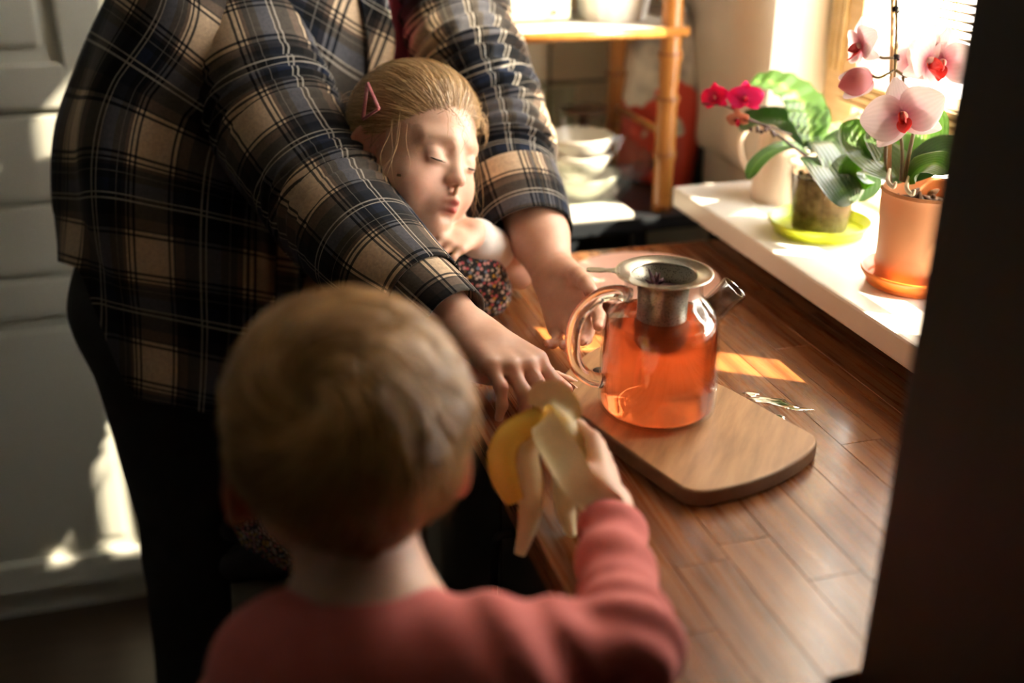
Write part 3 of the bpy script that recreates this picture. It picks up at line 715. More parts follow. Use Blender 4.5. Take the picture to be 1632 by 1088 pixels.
M_mag = petal_mat('petal_magenta', (.62,.01,.13), (.72,.012,.17), (1,.5,.7))
M_lip = petal_mat('lip_coral', (.62,.10,.05), (.80,.16,.16), (1,.5,.4))
M_lipm = petal_mat('lip_deep_magenta', (.50,.005,.07), (.66,.01,.10), (1,.4,.5))
M_col = mat('flower_column', (.80,.55,.50), .5)
def petal(c, out, nor, ln, wd, m, parent, cup=.15, curl=.1, base=.25, name='petal'):
    n, k = 12, 11; out = nrm(out); nor = nrm(np.array(nor)-out*(np.array(nor)@out)); sd = np.cross(nor, out); vs = []; uv = []; fs = []
    for lay in (0, 1):
        for i in range(n):
            t = i/(n-1); prof = (math.sin(PI*min(1, t**.80*.93+.02)))**.62*(1-base)+base*(1-t)
            for j in range(k):
                q = 2*j/(k-1)-1; z = cup*ln*(t*t)*.5-curl*ln*t**3+.10*wd*(q*q)*math.sin(PI*t)+.012*ln*math.sin(7*q+9*t)
                vs.append(c+out*(ln*(t-.06*q*q*t))+sd*q*wd*.5*prof+nor*(z-(.0006 if lay else 0))); uv.append((j/(k-1), t))
    for lay in (0, 1):
        for i in range(n-1):
            for j in range(k-1): a = lay*n*k+i*k+j; f = (a, a+k, a+k+1, a+1); fs.append(f if lay == 0 else f[::-1])
    return mesh(name, vs, fs, m, parent, True, [uv[v] for f in fs for v in f])
def flower(parent, c, face, up, R, mp, ml, spread=1.0, name='flower'):
    c = np.array(c, float); f = nrm(face); u = np.array(up, float); u = nrm(u-f*(u@f)); r = np.cross(u, f)
    fl = lathe(name, smoothprof([(0, -.004*R/.035), (.0035*R/.035, -.002*R/.035), (.0042*R/.035, .003*R/.035), (.003*R/.035, .007*R/.035), (0, .008*R/.035)]), c, M_col, parent, 16, f+u*.3)
    for a, ln, wd in ((90, 1.0, .80), (215, .95, .70), (325, .95, .70)):
        a = math.radians(a); petal(c-f*.002, r*math.cos(a)+u*math.sin(a), f, R*ln, R*wd, mp, fl, .10, .10*spread, name='sepal')
    for a in (12, 168):
        a = math.radians(a); petal(c+f*.001, r*math.cos(a)+u*math.sin(a), f, R*1.05, R*1.22, mp, fl, .22, .14*spread, .12)
    petal(c+f*.003*R/.035-u*.002, f*.45-u*.9, f*.8+u*.3, R*.52, R*.42, ml, fl, .5, -.3, .3, 'lip')
    for s in (-1, 1): petal(c+f*.003*R/.035, f*.8+r*s*.55-u*.15, -r*s+f*.1, R*.36, R*.36, ml, fl, .5, -.2, .3, 'lip_lobe')
    return fl
def to_cam(p): return nrm(CP-np.array(p))
def bud(parent, c, ax, ln, wd, m, name='bud'):
    return lathe(name, smoothprof([(0, 0), (wd*.5, ln*.15), (wd*.62, ln*.4), (wd*.42, ln*.75), (0, ln)]), c, m, parent, 16, ax)
# --- magenta orchid in a clear pot on the lime saucer
pc = V(.808, 1.278, ZS); 
M_lime = mat('lime_plastic', (.52,.62,.03), .35); M_orange = mat('orange_plastic', (.86,.22,.035), .35)
def saucer(c, R, m, lab):
    return tag(lathe('pot_saucer', smoothprof([(0, .001), (R*.80, 0), (R*.86, .004), (R*.98, .014), (R, .018), (R*.975, .0195), (R*.94, .015), (R*.84, .005), (R*.8, .004), (0, .004)], 3), c+V(0,0,.0004), m, None, 64), lab, 'saucer')
saucer(pc, .070, M_lime, 'lime green saucer under the clear orchid pot')
o1 = empty('potted_orchid', tuple(pc)); tag(o1, 'magenta orchid in a clear pot with broad drooping leaves on the lime saucer', 'plant')
M_potc = thin_glass('clear_plastic_pot', (.86,.84,.80), 1.25, .15)
def mixroot():
    m = noisy('roots_and_bark', (.10,.055,.03), (.40,.30,.20), 70, .9, 1.0); s = N(m, 'ShaderNodeSeparateXYZ'); L(m, objco(m), s.inputs[0])
    g = ramp(m, [(.0, (1,1,1)), (1, (0,0,0))]); L(m, math_n(m, 'MULTIPLY', math_n(m, 'SUBTRACT', s.outputs[2], ZS+.008), 32.0), g.inputs[0])
    src = P(m).inputs['Base Color'].links[0].from_socket; L(m, mixc(m, math_n(m, 'MULTIPLY', g.outputs[0], .45), src, (.22,.30,.04)), P(m).inputs['Base Color']); return m
lathe('soil', smoothprof([(0, .009), (.034, .009), (.0365, .012), (.044, .078), (.040, .081), (.02, .084), (0, .083)], 3), pc, mixroot(), o1, 40)
lathe('pot', [(0, .006), (.0365, .006), (.0385, .009), (.0475, .096), (.0505, .0965), (.0505, .100), (.0470, .100), (.0462, .0965), (.0372, .011)], pc, M_potc, o1, 56, closed=False)
lathe('pot_rim', [(.0478, .076), (.0492, .0765), (.0492, .079), (.0478, .0795)], pc, M_potc, o1, 56, closed=False)
for k in range(12):
    a = k*PI/6; tube('pot_rib', [pc+V(math.cos(a)*.040, math.sin(a)*.040, .012), pc+V(math.cos(a)*.0488, math.sin(a)*.0488, .088)], .0008, M_potc, o1, 5, n=2)
for k in range(16):
    a, q = random.uniform(0, 6.28), random.uniform(.008, .036)
    bud(o1, pc+V(math.cos(a)*q, math.sin(a)*q, .081), nrm(V(random.uniform(-1,1), random.uniform(-1,1), .5)), random.uniform(.009, .016), .007, M_bark, 'bark_chip')
cr = pc+V(.004, -.004, .108)      # crown of the leaves
def DL(*pts): return [D(*p) for p in pts]
dO = float((pc+V(0,0,.1)-CP)@FW)
lv = [([(1292,232,0),(1290,190,.02),(1272,155,.05),(1235,132,.07),(1196,130,.09)], .058, M_leaf, .0032),
      ([(1290,238,0),(1270,205,.03),(1245,190,.05),(1205,190,.07),(1178,205,.08)], .052, M_leaf2, 0),
      ([(1290,246,0),(1262,232,-.01),(1228,242,-.02),(1205,262,-.03),(1192,285,-.035)], .022, M_leaf, 0),
      ([(1298,242,0),(1320,222,-.03),(1345,250,-.06),(1362,290,-.08),(1368,322,-.085)], .072, M_leaf2, 0),
      ([(1298,250,-.02),(1312,256,-.06),(1330,280,-.09),(1346,305,-.10),(1356,326,-.10)], .062, M_leaf2, 0),
      ([(1300,238,.02),(1330,215,.05),(1360,215,.07),(1388,235,.08)], .05, M_leaf, .002),
      ([(1294,240,.0),(1300,210,.03),(1308,190,.05),(1300,175,.06)], .030, M_leaf, 0)]
for ks, wd, m_, rb in lv: leaf([D(a, b, dO+c) for a, b, c in ks], wd, m_, o1, .22, 26, up=nrm(V(-.15,-.35,1)), rib=rb)
tube('flower_stem', [D(1288,250,dO-.01), D(1262,232,dO-.02), D(1225,205,dO-.02), D(1195,190,dO-.02), D(1158,170,dO-.02), D(1118,165,dO-.02)], [.0022,.002,.0018,.0016,.0012,.0009], M_stemd, o1, 8)
tube('flower_stem', [D(1262,215,dO-.02), D(1222,200,dO-.03), D(1190,192,dO-.03), D(1185,190,dO-.03)], [.0009,.0012,.0014,.0014], M_stemd, o1, 8)
for k in range(7): bud(o1, D(1198+k*6, 203+k*1.6, dO-.03), nrm(V(random.uniform(-1,1),0,random.uniform(-1,1))), .006, .0045, M_stemd)
q = D(1188,157,dO-.025); flower(o1, q, to_cam(q)+RT*.1, UP, .024, M_mag, M_lipm)
q = D(1139,156,dO-.02); flower(o1, q, to_cam(q)-RT*.75, UP, .021, M_mag, M_lipm)
q = D(1176,190,dO-.025); flower(o1, q, to_cam(q)-RT*.3-UP*.6, UP, .015, petal_mat('petal_faded', (.6,.25,.15), (.62,.36,.26), (1,.7,.6)), M_lipm)
# --- pale orchid in the orange pot
oc = V(.818, 1.070, ZS); dP = float((oc+V(0,0,.1)-CP)@FW)
saucer(oc, .066, M_orange, 'orange saucer under the orange orchid pot')
o2 = empty('potted_orchid', tuple(oc)); tag(o2, 'pale pink orchid tied to a stake in the orange pot', 'plant')
def opot():
    m = mat('orange_translucent_pot', (.76,.38,.19), .45); tr = N(m, 'ShaderNodeBsdfTranslucent'); tr.inputs[0].default_value = (.9,.40,.12,1); x = N(m, 'ShaderNodeMixShader'); x.inputs[0].default_value = .16
    L(m, P(m).outputs[0], x.inputs[1]); L(m, tr.outputs[0], x.inputs[2]); L(m, x.outputs[0], m.node_tree.nodes['Material Output'].inputs[0]); return m
lathe('pot', smoothprof([(0, .0055), (.046, .005), (.0485, .009), (.050, .05), (.0535, .108), (.0545, .115), (.0535, .1165), (.0518, .115), (.049, .06), (.0465, .012), (0, .009)], 3), oc, opot(), o2, 64)
lathe('soil', [(0, .100), (.02, .102), (.04, .099), (.0495, .097), (.0490, .090), (0, .090)], oc, M_soil, o2, 40)
for k in range(46):
    a, q = random.uniform(0, 6.28), random.uniform(.004, .046)
    bud(o2, oc+V(math.cos(a)*q, math.sin(a)*q, .098), nrm(V(random.uniform(-1,1), random.uniform(-1,1), random.uniform(-.2,.9))), random.uniform(.008, .018), random.uniform(.004,.008), M_bark if k % 4 else M_soil, 'bark_chip')
M_root = mat('air_root_pale', (.62,.55,.40), .6)
for k, (a, b) in enumerate(((1418,288),(1448,300))):
    tube('air_root', [D(a, b-18, dP-.02+.01*k), D(a-3, b, dP-.04), D(a+6, b+10, dP-.045), D(a+10, b+2, dP-.05)], [.002,.0026,.0024,.0015], M_root, o2, 8)
base2 = oc+V(0, 0, .10)
lv2 = [([(1432,285,0),(1410,262,.02),(1385,240,.05),(1372,215,.06),(1375,190,.06)], .060, M_leaf), ([(1450,285,.01),(1470,240,.02),(1478,200,.03),(1470,168,.04)], .050, M_leaf),
       ([(1448,288,-.01),(1468,268,-.03),(1492,262,-.05),(1515,275,-.06)], .040, M_leaf), ([(1440,288,0),(1425,255,.03),(1408,222,.05),(1400,205,.06)], .048, M_leaf), ([(1455,285,.0),(1482,255,-.01),(1505,240,-.02),(1535,245,-.03)], .044, M_leaf2),
       ([(1436,290,.02),(1395,262,.06),(1372,270,.08),(1360,300,.09)], .055, M_leaf)]
for ks, wd, m_ in lv2: leaf([D(a, b, dP+c) for a, b, c in ks], wd, m_, o2, .25, 22, up=nrm(V(-.3,-.45,.8)))
lathe('stake', [(.0024, 0), (.0026, .4), (0, .401)], D(1417,292,dP-.005), M_cane, o2, 10, nrm(D(1424,-40,dP+.0)-D(1417,292,dP-.005)))
tube('flower_stem', [D(1420,290,dP), D(1412,250,dP+.02), D(1418,180,dP+.02), D(1426,110,dP+.005), D(1429,40,dP), D(1428,-30,dP)], [.0028,.0026,.0024,.0022,.002,.0016], M_stem, o2, 8)
tube('flower_stem', [D(1440,290,dP-.01), D(1450,240,dP-.02), D(1462,185,dP-.02), D(1470,150,dP-.02)], [.0028,.0024,.002,.0016], M_stem, o2, 8)
tube('flower_stem', [D(1436,288,dP-.02), D(1438,240,dP-.02), D(1432,180,dP-.02), D(1440,150,dP-.01)], [.0022,.002,.0018,.0016], M_stem, o2, 8)
for ks in (((1428,112),(1445,122),(1462,118),(1478,105)), ((1439,122),(1442,140),(1448,158)), ((1424,112),(1400,124),(1384,116)), ((1424,92),(1405,92),(1392,84))):
    tube('flower_stalk', [D(a, b, dP-.012) for a, b in ks], .0017, M_stem, o2, 7)
for k, (a, b) in enumerate(((1427,16),(1427,92))): lathe('tie', [(.0052, -.003), (.0056, 0), (.0052, .003)], D(a, b, dP), M_black, o2, 14, UP, closed=False)
tube('clip', [D(1462,152,dP-.03), D(1468,146,dP-.03), D(1472,152,dP-.03), D(1466,158,dP-.03), D(1464,168,dP-.03)], .0016, M_black, o2, 8)
q = D(1440,186,dP-.045); flower(o2, q, to_cam(q)-RT*.12-UP*.05, UP*.97+RT*-.22, .046, M_pale, M_lip)
q = D(1478,98,dP-.03); flower(o2, q, to_cam(q)+RT*1.1-UP*.2, UP+RT*.1, .042, M_pale, M_lip)
q = D(1455,98,dP+.02); flower(o2, q, to_cam(q)+RT*.5+_h*1.2, UP, .040, M_pale, M_lip)
q = D(1502,100,dP-.02); flower(o2, q, to_cam(q)-RT*.1-UP*.3, UP+RT*.2, .040, M_pale, M_lip)
q = D(1372,74,dP-.01); flower(o2, q, to_cam(q)*.2-RT*1.0-UP*.15, UP+RT*.35, .034, M_pale, M_lip, 1.6)
q = D(1388,126,dP-.012)
M_budm = petal_mat('bud_veined', (.72,.14,.24), (.74,.52,.50), (1,.8,.8))
bd = lathe('bud', smoothprof([(0, -.003), (.010, .004), (.0160, .014), (.0150, .024), (.007, .034), (0, .040)], 4), q, M_budm, o2, 24, -RT*.92-UP*.2)
for s in (-.35, .35): petal(q-FW*.004, -RT*.9-UP*(.25+s), -FW, .036, .026, M_pale, bd, .35, .5, .2, 'sepal')
# glass jar on the far ledge of the sill
jr = lathe('glass_jar', smoothprof([(0, .002), (.018, 0), (.020, .004), (.020, .05), (.016, .058), (.017, .066), (.015, .066), (.018, .05), (.018, .006), (0, .005)]), (.915, 1.488, ZS+.0003), M_gl2, None, 32)
tag(jr, 'small clear glass jar in the bright far corner of the sill', 'jar')
# ================================================================== PEOPLE
def skin_mat(name, sss=.12):
    m = mat(name, (.7,.45,.35), .48); a = N(m, 'ShaderNodeAttribute'); a.attribute_name = 'tone'
    f = noise_t(m, objco(m), 60, 4); r = ramp(m, [(.3, (.93,.90,.88)), (.7, (1.04,1.03,1.02))]); L(m, f, r.inputs[0])
    L(m, mixc(m, 1.0, a.outputs['Color'], r.outputs[0], 'MULTIPLY'), P(m).inputs['Base Color'])
    P(m).inputs['Subsurface Weight'].default_value = sss; P(m).inputs['Subsurface Radius'].default_value = (1.0,.35,.18); P(m).inputs['Subsurface Scale'].default_value = .006
    bumpn(m, noise_t(m, objco(m), 700, 2), .06, .0005); return m
M_skin = skin_mat('skin', .15)
def hair_mat(name, c1, c2, rough=.38):
    m = mat(name, c1, rough); g = N(m, 'ShaderNodeAttribute'); g.attribute_name = 'tone'
    s = N(m, 'ShaderNodeSeparateColor'); L(m, g.outputs['Color'], s.inputs[0]); r = ramp(m, [(0, c1), (1, c2)]); L(m, s.outputs[0], r.inputs[0])
    L(m, r.outputs[0], P(m).inputs['Base Color']); P(m).inputs['Specular IOR Level'].default_value = .55; return m
SK = np.array((.70,.44,.32)); SKP = np.array((.70,.34,.25)); LIP = np.array((.58,.13,.11)); BROW = np.array((.42,.27,.16))
def frame_from(f, u):
    f = nrm(f); u = nrm(np.array(u)-f*(np.array(u)@f)); r = np.cross(f, u); return np.stack([r, f, u], 1)   # columns: right, forward, up
# ---- a head in its own frame: x right, y forward, z up, origin between the ears at eye level
def child_head(ear=1.0, eyes=True):
    b = Body()
    b.ell((0,-.014,.030), (.0715,.0880,.0780)); b.ell((0,.018,-.022), (.0600,.0620,.0760), k=.03)
    for s in (-1, 1):
        b.ell((s*.036,.045,-.044), (.0285,.0275,.0300), k=.024); b.cap((s*.046,.004,-.052), (s*.010,.054,-.088), .019, .017, k=.022)
        b.cap((s*.014,.0755,.0185), (s*.042,.058,.0165), .0065, .005, k=.016)      # brow
    b.ell((0,.064,-.087), (.0155,.0145,.013), k=.016)                               # chin
    b.ell((0,.070,-.062), (.021,.0185,.0175), k=.016)                               # muzzle
    if eyes:
        for s in (-1, 1):
            b.ell((s*.0295,.084,-.0015), (.0165,.0105,.0105), k=.012, sub=True)
            b.ell((s*.0290,.0650,-.0030), (.0138,.0130,.0116), k=.006)                # upper lid and ball
            b.cap((s*.018,.0765,-.0105), (s*.039,.0715,-.0100), .0022, .0018, k=.006)
    b.cap((0,.0740,.002), (0,.0865,-.024), .0058, .0075, k=.014); b.ell((0,.0900,-.0275), (.0085,.0080,.0072), k=.008)
    for s in (-1, 1): b.ell((s*.0082,.0850,-.0300), (.0050,.0062,.0046), k=.006)
    for s in (-1, 1): b.ell((s*.0042,.0905,-.0352), (.0023,.0034,.0024), k=.003, sub=True)
    b.cap((0,.0905,-.040), (0,.0885,-.050), .0030, .0040, k=.006)
    # pursed lips
    b.cap((-.0085,.0865,-.0570), (0,.0915,-.0555), .0038, .0047, k=.006); b.cap((.0085,.0865,-.0570), (0,.0915,-.0555), .0038, .0047, k=.006)
    b.cap((-.0080,.0850,-.0655), (0,.0895,-.0670), .0040, .0056, k=.005); b.cap((.0080,.0850,-.0655), (0,.0895,-.0670), .0040, .0056, k=.005)
    b.cap((-.0105,.0895,-.0612), (0,.0975,-.0610), .0012, .0016, k=.003, sub=True); b.cap((.0105,.0895,-.0612), (0,.0975,-.0610), .0012, .0016, k=.003, sub=True)
    b.ell((0,.0865,-.0765), (.011,.0075,.0045), k=.008, sub=True)
    for s in (-1, 1):
        Re = Matrix.Rotation(s*.62, 3, 'Z') @ Matrix.Rotation(-.18, 3, 'X'); Re = np.array(Re)
        eo = V(s*.0770,-.017,-.010); b.ell(eo+V(s*.004*(ear-1)*4,0,0), V(.0058,.0185*ear,.0285*ear), R=Re, k=.009); b.ell(eo+V(s*(.0050+.004*(ear-1)*4),.005,.002), V(.0055,.0110*ear,.0190*ear), R=Re, k=.004, sub=True)
        b.ell(eo+V(s*-.003,.010,-.024*ear), (.0055,.0080,.0090), k=.007)
    return b
def head_tone(q):
    """skin tone by place on the face (q in the head frame)"""
    c = np.tile(SK, (len(q), 1)); x, y, z = np.abs(q[:, 0]), q[:, 1], q[:, 2]
    def put(w, col): c[:] = c*(1-w[:, None])+np.asarray(col)*w[:, None]
    g = lambda d, s: np.exp(-(d/s)**2)
    put(.55*g(np.sqrt((x-.038)**2+(z+.038)**2), .022)*(y > .02), SKP)
    put(.35*g(np.sqrt(x**2+(z+.030)**2), .010)*(y > .07), SKP)
    put(np.clip(1.3*g(np.sqrt((x/1.55)**2+((z+.0565)*1.5)**2), .0068), 0, 1)*(y > .08), LIP); put(np.clip(1.3*g(np.sqrt((x/1.5)**2+((z+.0668)*1.35)**2), .0070), 0, 1)*(y > .08), LIP)
    put(.55*np.clip(g(z-.019-.003*np.cos(x*60), .0035), 0, 1)*((x > .012) & (x < .045) & (y > .05)), BROW)
    put(.6*(x > .067)*(y < .015)*(z > -.045)*(z < .03), np.array((.72,.27,.18)))
    return c
# ---- a hand: wrist w, direction d, palm normal n, thumb side t
def hand(b, w, d, n, right, sc=1.0, curl=(.35,.4,.45,.5), spread=.12, thumb=(.6,.75,.3), tcurl=.35, flen=1.0):
    w = np.array(w, float); d = nrm(d); n = nrm(np.array(n, float)-d*(np.array(n, float)@d)); t = np.cross(d, n)*(1 if right else -1); s = sc
    tips = []
    for i, (off, ln, r, kn) in enumerate(((.029,.074,.0088,.090), (.0095,.082,.0090,.094), (-.0105,.075,.0086,.090), (-.029,.060,.0076,.081))):
        k0 = w+d*kn*s+t*off*s-n*.002*s
        b.cap(w+d*.012*s+t*off*.45*s, k0, .0165*s, .0112*s, k=.012*s)
        a = 0; p = k0; ln = ln*flen; cd = curl[i]; sp = d+t*spread*(1.5-i)*.6
        for j, (fr, m) in enumerate(((.44, .75), (.31, 1.15), (.25, .75))):
            a += cd*m; v = nrm(nrm(sp)*math.cos(a)+n*math.sin(a)); q = p+v*ln*fr*s
            b.cap(p, q, (r-.0010*j)*s, (r-.0010*(j+1))*s, k=.0045*s); p = q
        tips.append((p, v, nrm(-n*math.cos(a)+nrm(sp)*math.sin(a)), r*s*.8))
    a0 = w+d*.022*s+t*.018*s+n*.006*s; v = nrm(d*thumb[0]+t*thumb[1]+n*thumb[2]); m0 = a0+v*.042*s
    b.cap(a0, m0, .0155*s, .0112*s, k=.016*s); v1 = nrm(v+d*tcurl*1.0+n*tcurl*.2-t*tcurl*.3); m1 = m0+v1*.034*s; b.cap(m0, m1, .0102*s, .0094*s, k=.005*s)
    v2 = nrm(v1+d*tcurl*.8-t*tcurl*.3); m2 = m1+v2*.026*s; b.cap(m1, m2, .0094*s, .0076*s, k=.004*s); tips.append((m2, v2, nrm(np.cross(v2, n)+t*.3), .0085*s))
    b.ell(w+d*.050*s+t*.002*s, (.012*s,)*3, k=.02*s)
    return tips
M_nail = mat('nail', (.74,.46,.40), .25)
def nails(tips, parent, which=(0,1,2,3,4)):
    for i in which:
        p, v, up, r = tips[i]; up = nrm(up-v*(up@v)); s = np.cross(v, up); vs = []; fs = []
        for a in range(4):
            for c in range(5):
                q = (c-2)/2; ang = q*.85; vs.append(p+v*r*(a*.42-.55)+(s*math.sin(ang)+up*math.cos(ang))*(r*(1.03 if a < 3 else 1.0)))
        for a in range(3):
            for c in range(4): k = a*5+c; fs.append((k, k+1, k+6, k+5))
        mesh('nail', vs, fs, M_nail, parent)
# ---- cloth surfaces
def grid_mesh(name, Pg, UVg, m, parent, closed=True, thick=0, skip=None):
    nr, ns = Pg.shape[:2]; fs = []; luv = []
    for i in range(nr-1):
        for j in range(ns-1):
            if skip is not None and skip(i, j): continue
            q = ((i, j), (i, j+1), (i+1, j+1), (i+1, j)); fs.append(tuple(a*ns+b for a, b in q)); luv += [UVg[a, b] for a, b in q]
    o = mesh(name, Pg.reshape(-1, 3), fs, m, parent, True, luv)
    if thick:
        md = o.modifiers.new('cloth', 'SOLIDIFY'); md.thickness = thick; md.offset = -1
    return o
def sleeve(name, keys, m, parent, nr=90, ns=72, folds=1.0, u0=0.0, v0=0.0, seed=3, up=(0,0,1), fold_at=(), flat=1.0, rot=0.0):
    """keys: rows x,y,z,r . A tube of cloth with gathered folds; seam hidden underneath"""
    K = spline(keys, nr); c = K[:, :3]; r = K[:, 3]; T = np.gradient(c, axis=0); T /= np.linalg.norm(T, axis=1)[:, None]; u = np.array(up, float)
    cum = np.concatenate([[0], np.cumsum(np.linalg.norm(np.diff(c, axis=0), axis=1))]); R0 = r.mean(); Pg = np.zeros((nr, ns, 3)); UV = np.zeros((nr, ns, 2)); ang = np.linspace(0, 2*PI, ns)
    for i in range(nr):
        u = nrm(u-T[i]*(u@T[i])); b = np.cross(T[i], u); Pg[i] = c[i]+r[i]*(np.cos(ang+rot)[:, None]*u*flat+np.sin(ang+rot)[:, None]*b); UV[i, :, 0] = u0+(ang-PI)*R0; UV[i, :, 1] = v0+cum[i]
    nor = Pg-c[:, None, :]; nor /= np.linalg.norm(nor, axis=2)[..., None]
    A = np.broadcast_to(ang, (nr, ns)); S = np.broadcast_to(cum[:, None], (nr, ns)); X = Pg.reshape(-1, 3)
    d = .0055*folds*wob(X, (22, 40), seed).reshape(nr, ns)
    for s_, wdt, amp, tw in fold_at:
        w_ = np.exp(-((S-s_)/wdt)**2); ph = S*150+tw*np.sin(A+1.0)*2.2+.7*np.sin(2*A+seed)
        d = d+amp*w_*(np.abs(np.sin(ph))**.7*2-1.1)
    ww = (.5-.5*np.cos(A)); d = d*(np.minimum(1, np.minimum(S/.03, (cum[-1]-S)/.02+.15)))
    Pg = Pg+nor*d[..., None]; Pg[:, -1] = Pg[:, 0]
    return grid_mesh(name, Pg, UV, m, parent, thick=.0022)
def plaid_mat(name, period=.140, off=(0,0)):
    m = mat(name, (.05,.05,.06), .92); P(m).inputs['Sheen Weight'].default_value = .06; P(m).inputs['Specular IOR Level'].default_value = .15
    t = N(m, 'ShaderNodeTexCoord'); s = N(m, 'ShaderNodeSeparateXYZ'); L(m, t.outputs['UV'], s.inputs[0])
    chans = []; lines = []
    for k in (0, 1):
        f = math_n(m, 'FRACT', math_n(m, 'ADD', math_n(m, 'MULTIPLY', s.outputs[k], 1/period), 100+off[k]))
        # band layout over one period: pale band | edge lines | dark band with a pale hair line | blue band
        col = ramp(m, [(0, (.72,.61,.49)), (.012, (.02,.018,.02)), (.034, (.72,.61,.49)), (.062, (.02,.018,.02)), (.084, (.72,.61,.49)), (.40, (.02,.018,.02)), (.422, (.72,.61,.49)), (.45, (.02,.018,.02)), (.472, (.10,.075,.065)), (.56, (.016,.017,.022)), (.69, (.10,.09,.085)), (.705, (.016,.017,.022)), (.735, (.10,.09,.085)), (.750, (.035,.055,.11)), (.86, (.016,.017,.022)), (.965, (.10,.07,.06))], 'CONSTANT')
        L(m, f, col.inputs[0]); chans.append(col.outputs[0])
        lr = ramp(m, [(0, (0,0,0)), (.69, (1,1,1)), (.705, (0,0,0)), (.735, (1,1,1)), (.750, (0,0,0)), (.915, (.35,.35,.35)), (.925, (0,0,0))], 'CONSTANT'); L(m, f, lr.inputs[0]); lines.append(lr.outputs[0])
    # twill weave: warp and weft show in turn on fine diagonals; averaged where it is finer than a pixel
    tw = math_n(m, 'SINE', math_n(m, 'MULTIPLY', math_n(m, 'ADD', s.outputs[0], s.outputs[1]), 2*PI/.0022))
    fac = math_n(m, 'MULTIPLY_ADD', tw, .16, .5)
    mul = mixc(m, 1.0, chans[0], chans[1], 'MULTIPLY')
    av = mixc(m, fac, chans[0], chans[1]); c = mixc(m, .84, av, mul)
    ln = math_n(m, 'MAXIMUM', lines[0], lines[1]); c = mixc(m, math_n(m, 'MULTIPLY', ln, .38), c, (.66,.61,.53))
    fz = noise_t(m, objco(m), 260, 3); fr = ramp(m, [(.3, (.80,.80,.82)), (.7, (1.12,1.11,1.08))]); L(m, fz, fr.inputs[0])
    L(m, mixc(m, 1.0, c, fr.outputs[0], 'MULTIPLY'), P(m).inputs['Base Color'])
    bumpn(m, math_n(m, 'ADD', tw, fz), .10, .0006); return m
M_plaid = plaid_mat('plaid_flannel')
M_plaidc = plaid_mat('plaid_flannel_cuff', .130, (.3,.1))
M_tee = noisy('rose_tee_jersey', (.40,.075,.14), (.46,.10,.17), 40, .85)
M_trous = noisy('dark_trousers', (.020,.022,.024), (.032,.034,.036), 30, .85)
M_btn = mat('cream_button', (.74,.64,.42), .35)
# ------------------------------------------------------------------ ADULT
LA = RT*.82+_h*.57                                        # towards the adult's left hand
FA = RT*.57-_h*.82                                        # where the chest faces
Sn, En, Wn = D(372,10,1.44), D(535,330,1.33), D(735,520,1.19)
Sf, Ef, Wf = D(724,-30,1.58), D(795,210,1.515), D(881,434,1.39)
shK = [(282,462,1.53,.155,.132), (300,390,1.53,.166,.138), (334,230,1.53,.189,.140), (432,90,1.53,.232,.130), (482,-20,1.53,.240,.118), (520,-100,1.53,.180,.100), (552,-160,1.53,.092,.080)]
def axis_rows(keys, n):
    R = np.array([[*D(a, b, d), ra, rb] for a, b, d, ra, rb in keys]); return spline(R, n)
ab = Body()
pel = D(302,440,1.53)
tr_ = axis_rows([(a, b, d, ra-.075, rb-.045) for a, b, d, ra, rb in shK], 9)
for i in range(8):
    q = tr_[i]; q2 = tr_[i+1]
    for s in (-.5, .5): ab.cap(q[:3]+LA*q[3]*s, q2[:3]+LA*q2[3]*s, min(q[3], q[4])*.80, min(q2[3], q2[4])*.80, k=.05)
neck0 = D(540,-130,1.52); hd = D(705,-225,1.42)
ab.cap(neck0, hd, .056, .052, k=.04); HA = frame_from(FA*.75-V(0,0,.8), V(0,0,1)*.8+FA*.75); ab.p += child_head().xf(HA, hd, 1.06).p
foot = {}
for s in (-1, 1):
    hip = pel+LA*s*.068-V(0,0,.03); kn = V(hip[0]+.03, hip[1]-.03, .46); an = V(hip[0]-.01, hip[1]+.0, .085); ab.cap(hip, kn, .085, .058, k=.04); ab.cap(kn, an, .056, .038, k=.03)
    ab.cap(an, an-V(0,0,.045), .036, .033, k=.03); ab.cap(an-V(0,0,.048), an-V(0,0,.055)+nrm(FA*V(1,1,0))*.14, .034, .026, k=.03); foot[s] = (hip, kn, an)
ab.cap(Sn, En, .045, .040); ab.cap(Sf, Ef, .045, .040); ab.cap(En, En+(Wn-En)*.5, .040, .034); ab.cap(Ef, Ef+(Wf-Ef)*.5, .040, .034)
v1, f1 = ab.mesh(.008); v1 = lap(v1, f1, 2)
t1 = np.tile(SK, (len(v1), 1)); qh = (v1-hd)@HA/1.06; mh = np.linalg.norm(qh, axis=1) < .14; t1[mh] = head_tone(qh[mh])
# forearms and hands, finer
hb_ = Body(); ha = Body()
ha.cap(En+(Wn-En)*.35, En+(Wn-En)*.72, .040, .034, k=.02); ha.cap(En+(Wn-En)*.72, Wn, .034, .0265, k=.02)
Kn = D(850,603,1.118); dn = nrm(Kn-Wn); palm_n = nrm(-UP*.72+FW*.55-RT*.35)
tipsN = hand(ha, Wn, dn, palm_n, True, 1.02, (.55,.62,.62,.60), .10, (.72,.62,.28), .25)
Kf = D(922,520,1.315); df = nrm(Kf-Wf); palm_f = nrm(-RT*.50-FW*.85+UP*.1)
hb_.cap(Ef+(Wf-Ef)*.40, Ef+(Wf-Ef)*.75, .042, .036, k=.02); hb_.cap(Ef+(Wf-Ef)*.75, Wf, .036, .028, k=.02)
tipsF = hand(hb_, Wf, df, palm_f, False, 1.0, (.26,.30,.36,.42), .07, (.86,.42,.30), .30)
v2, f2 = ha.mesh(.0024); v3, f3 = hb_.mesh(.0024); v2 = lap(v2, f2, 1, .4); v3 = lap(v3, f3, 1, .4)
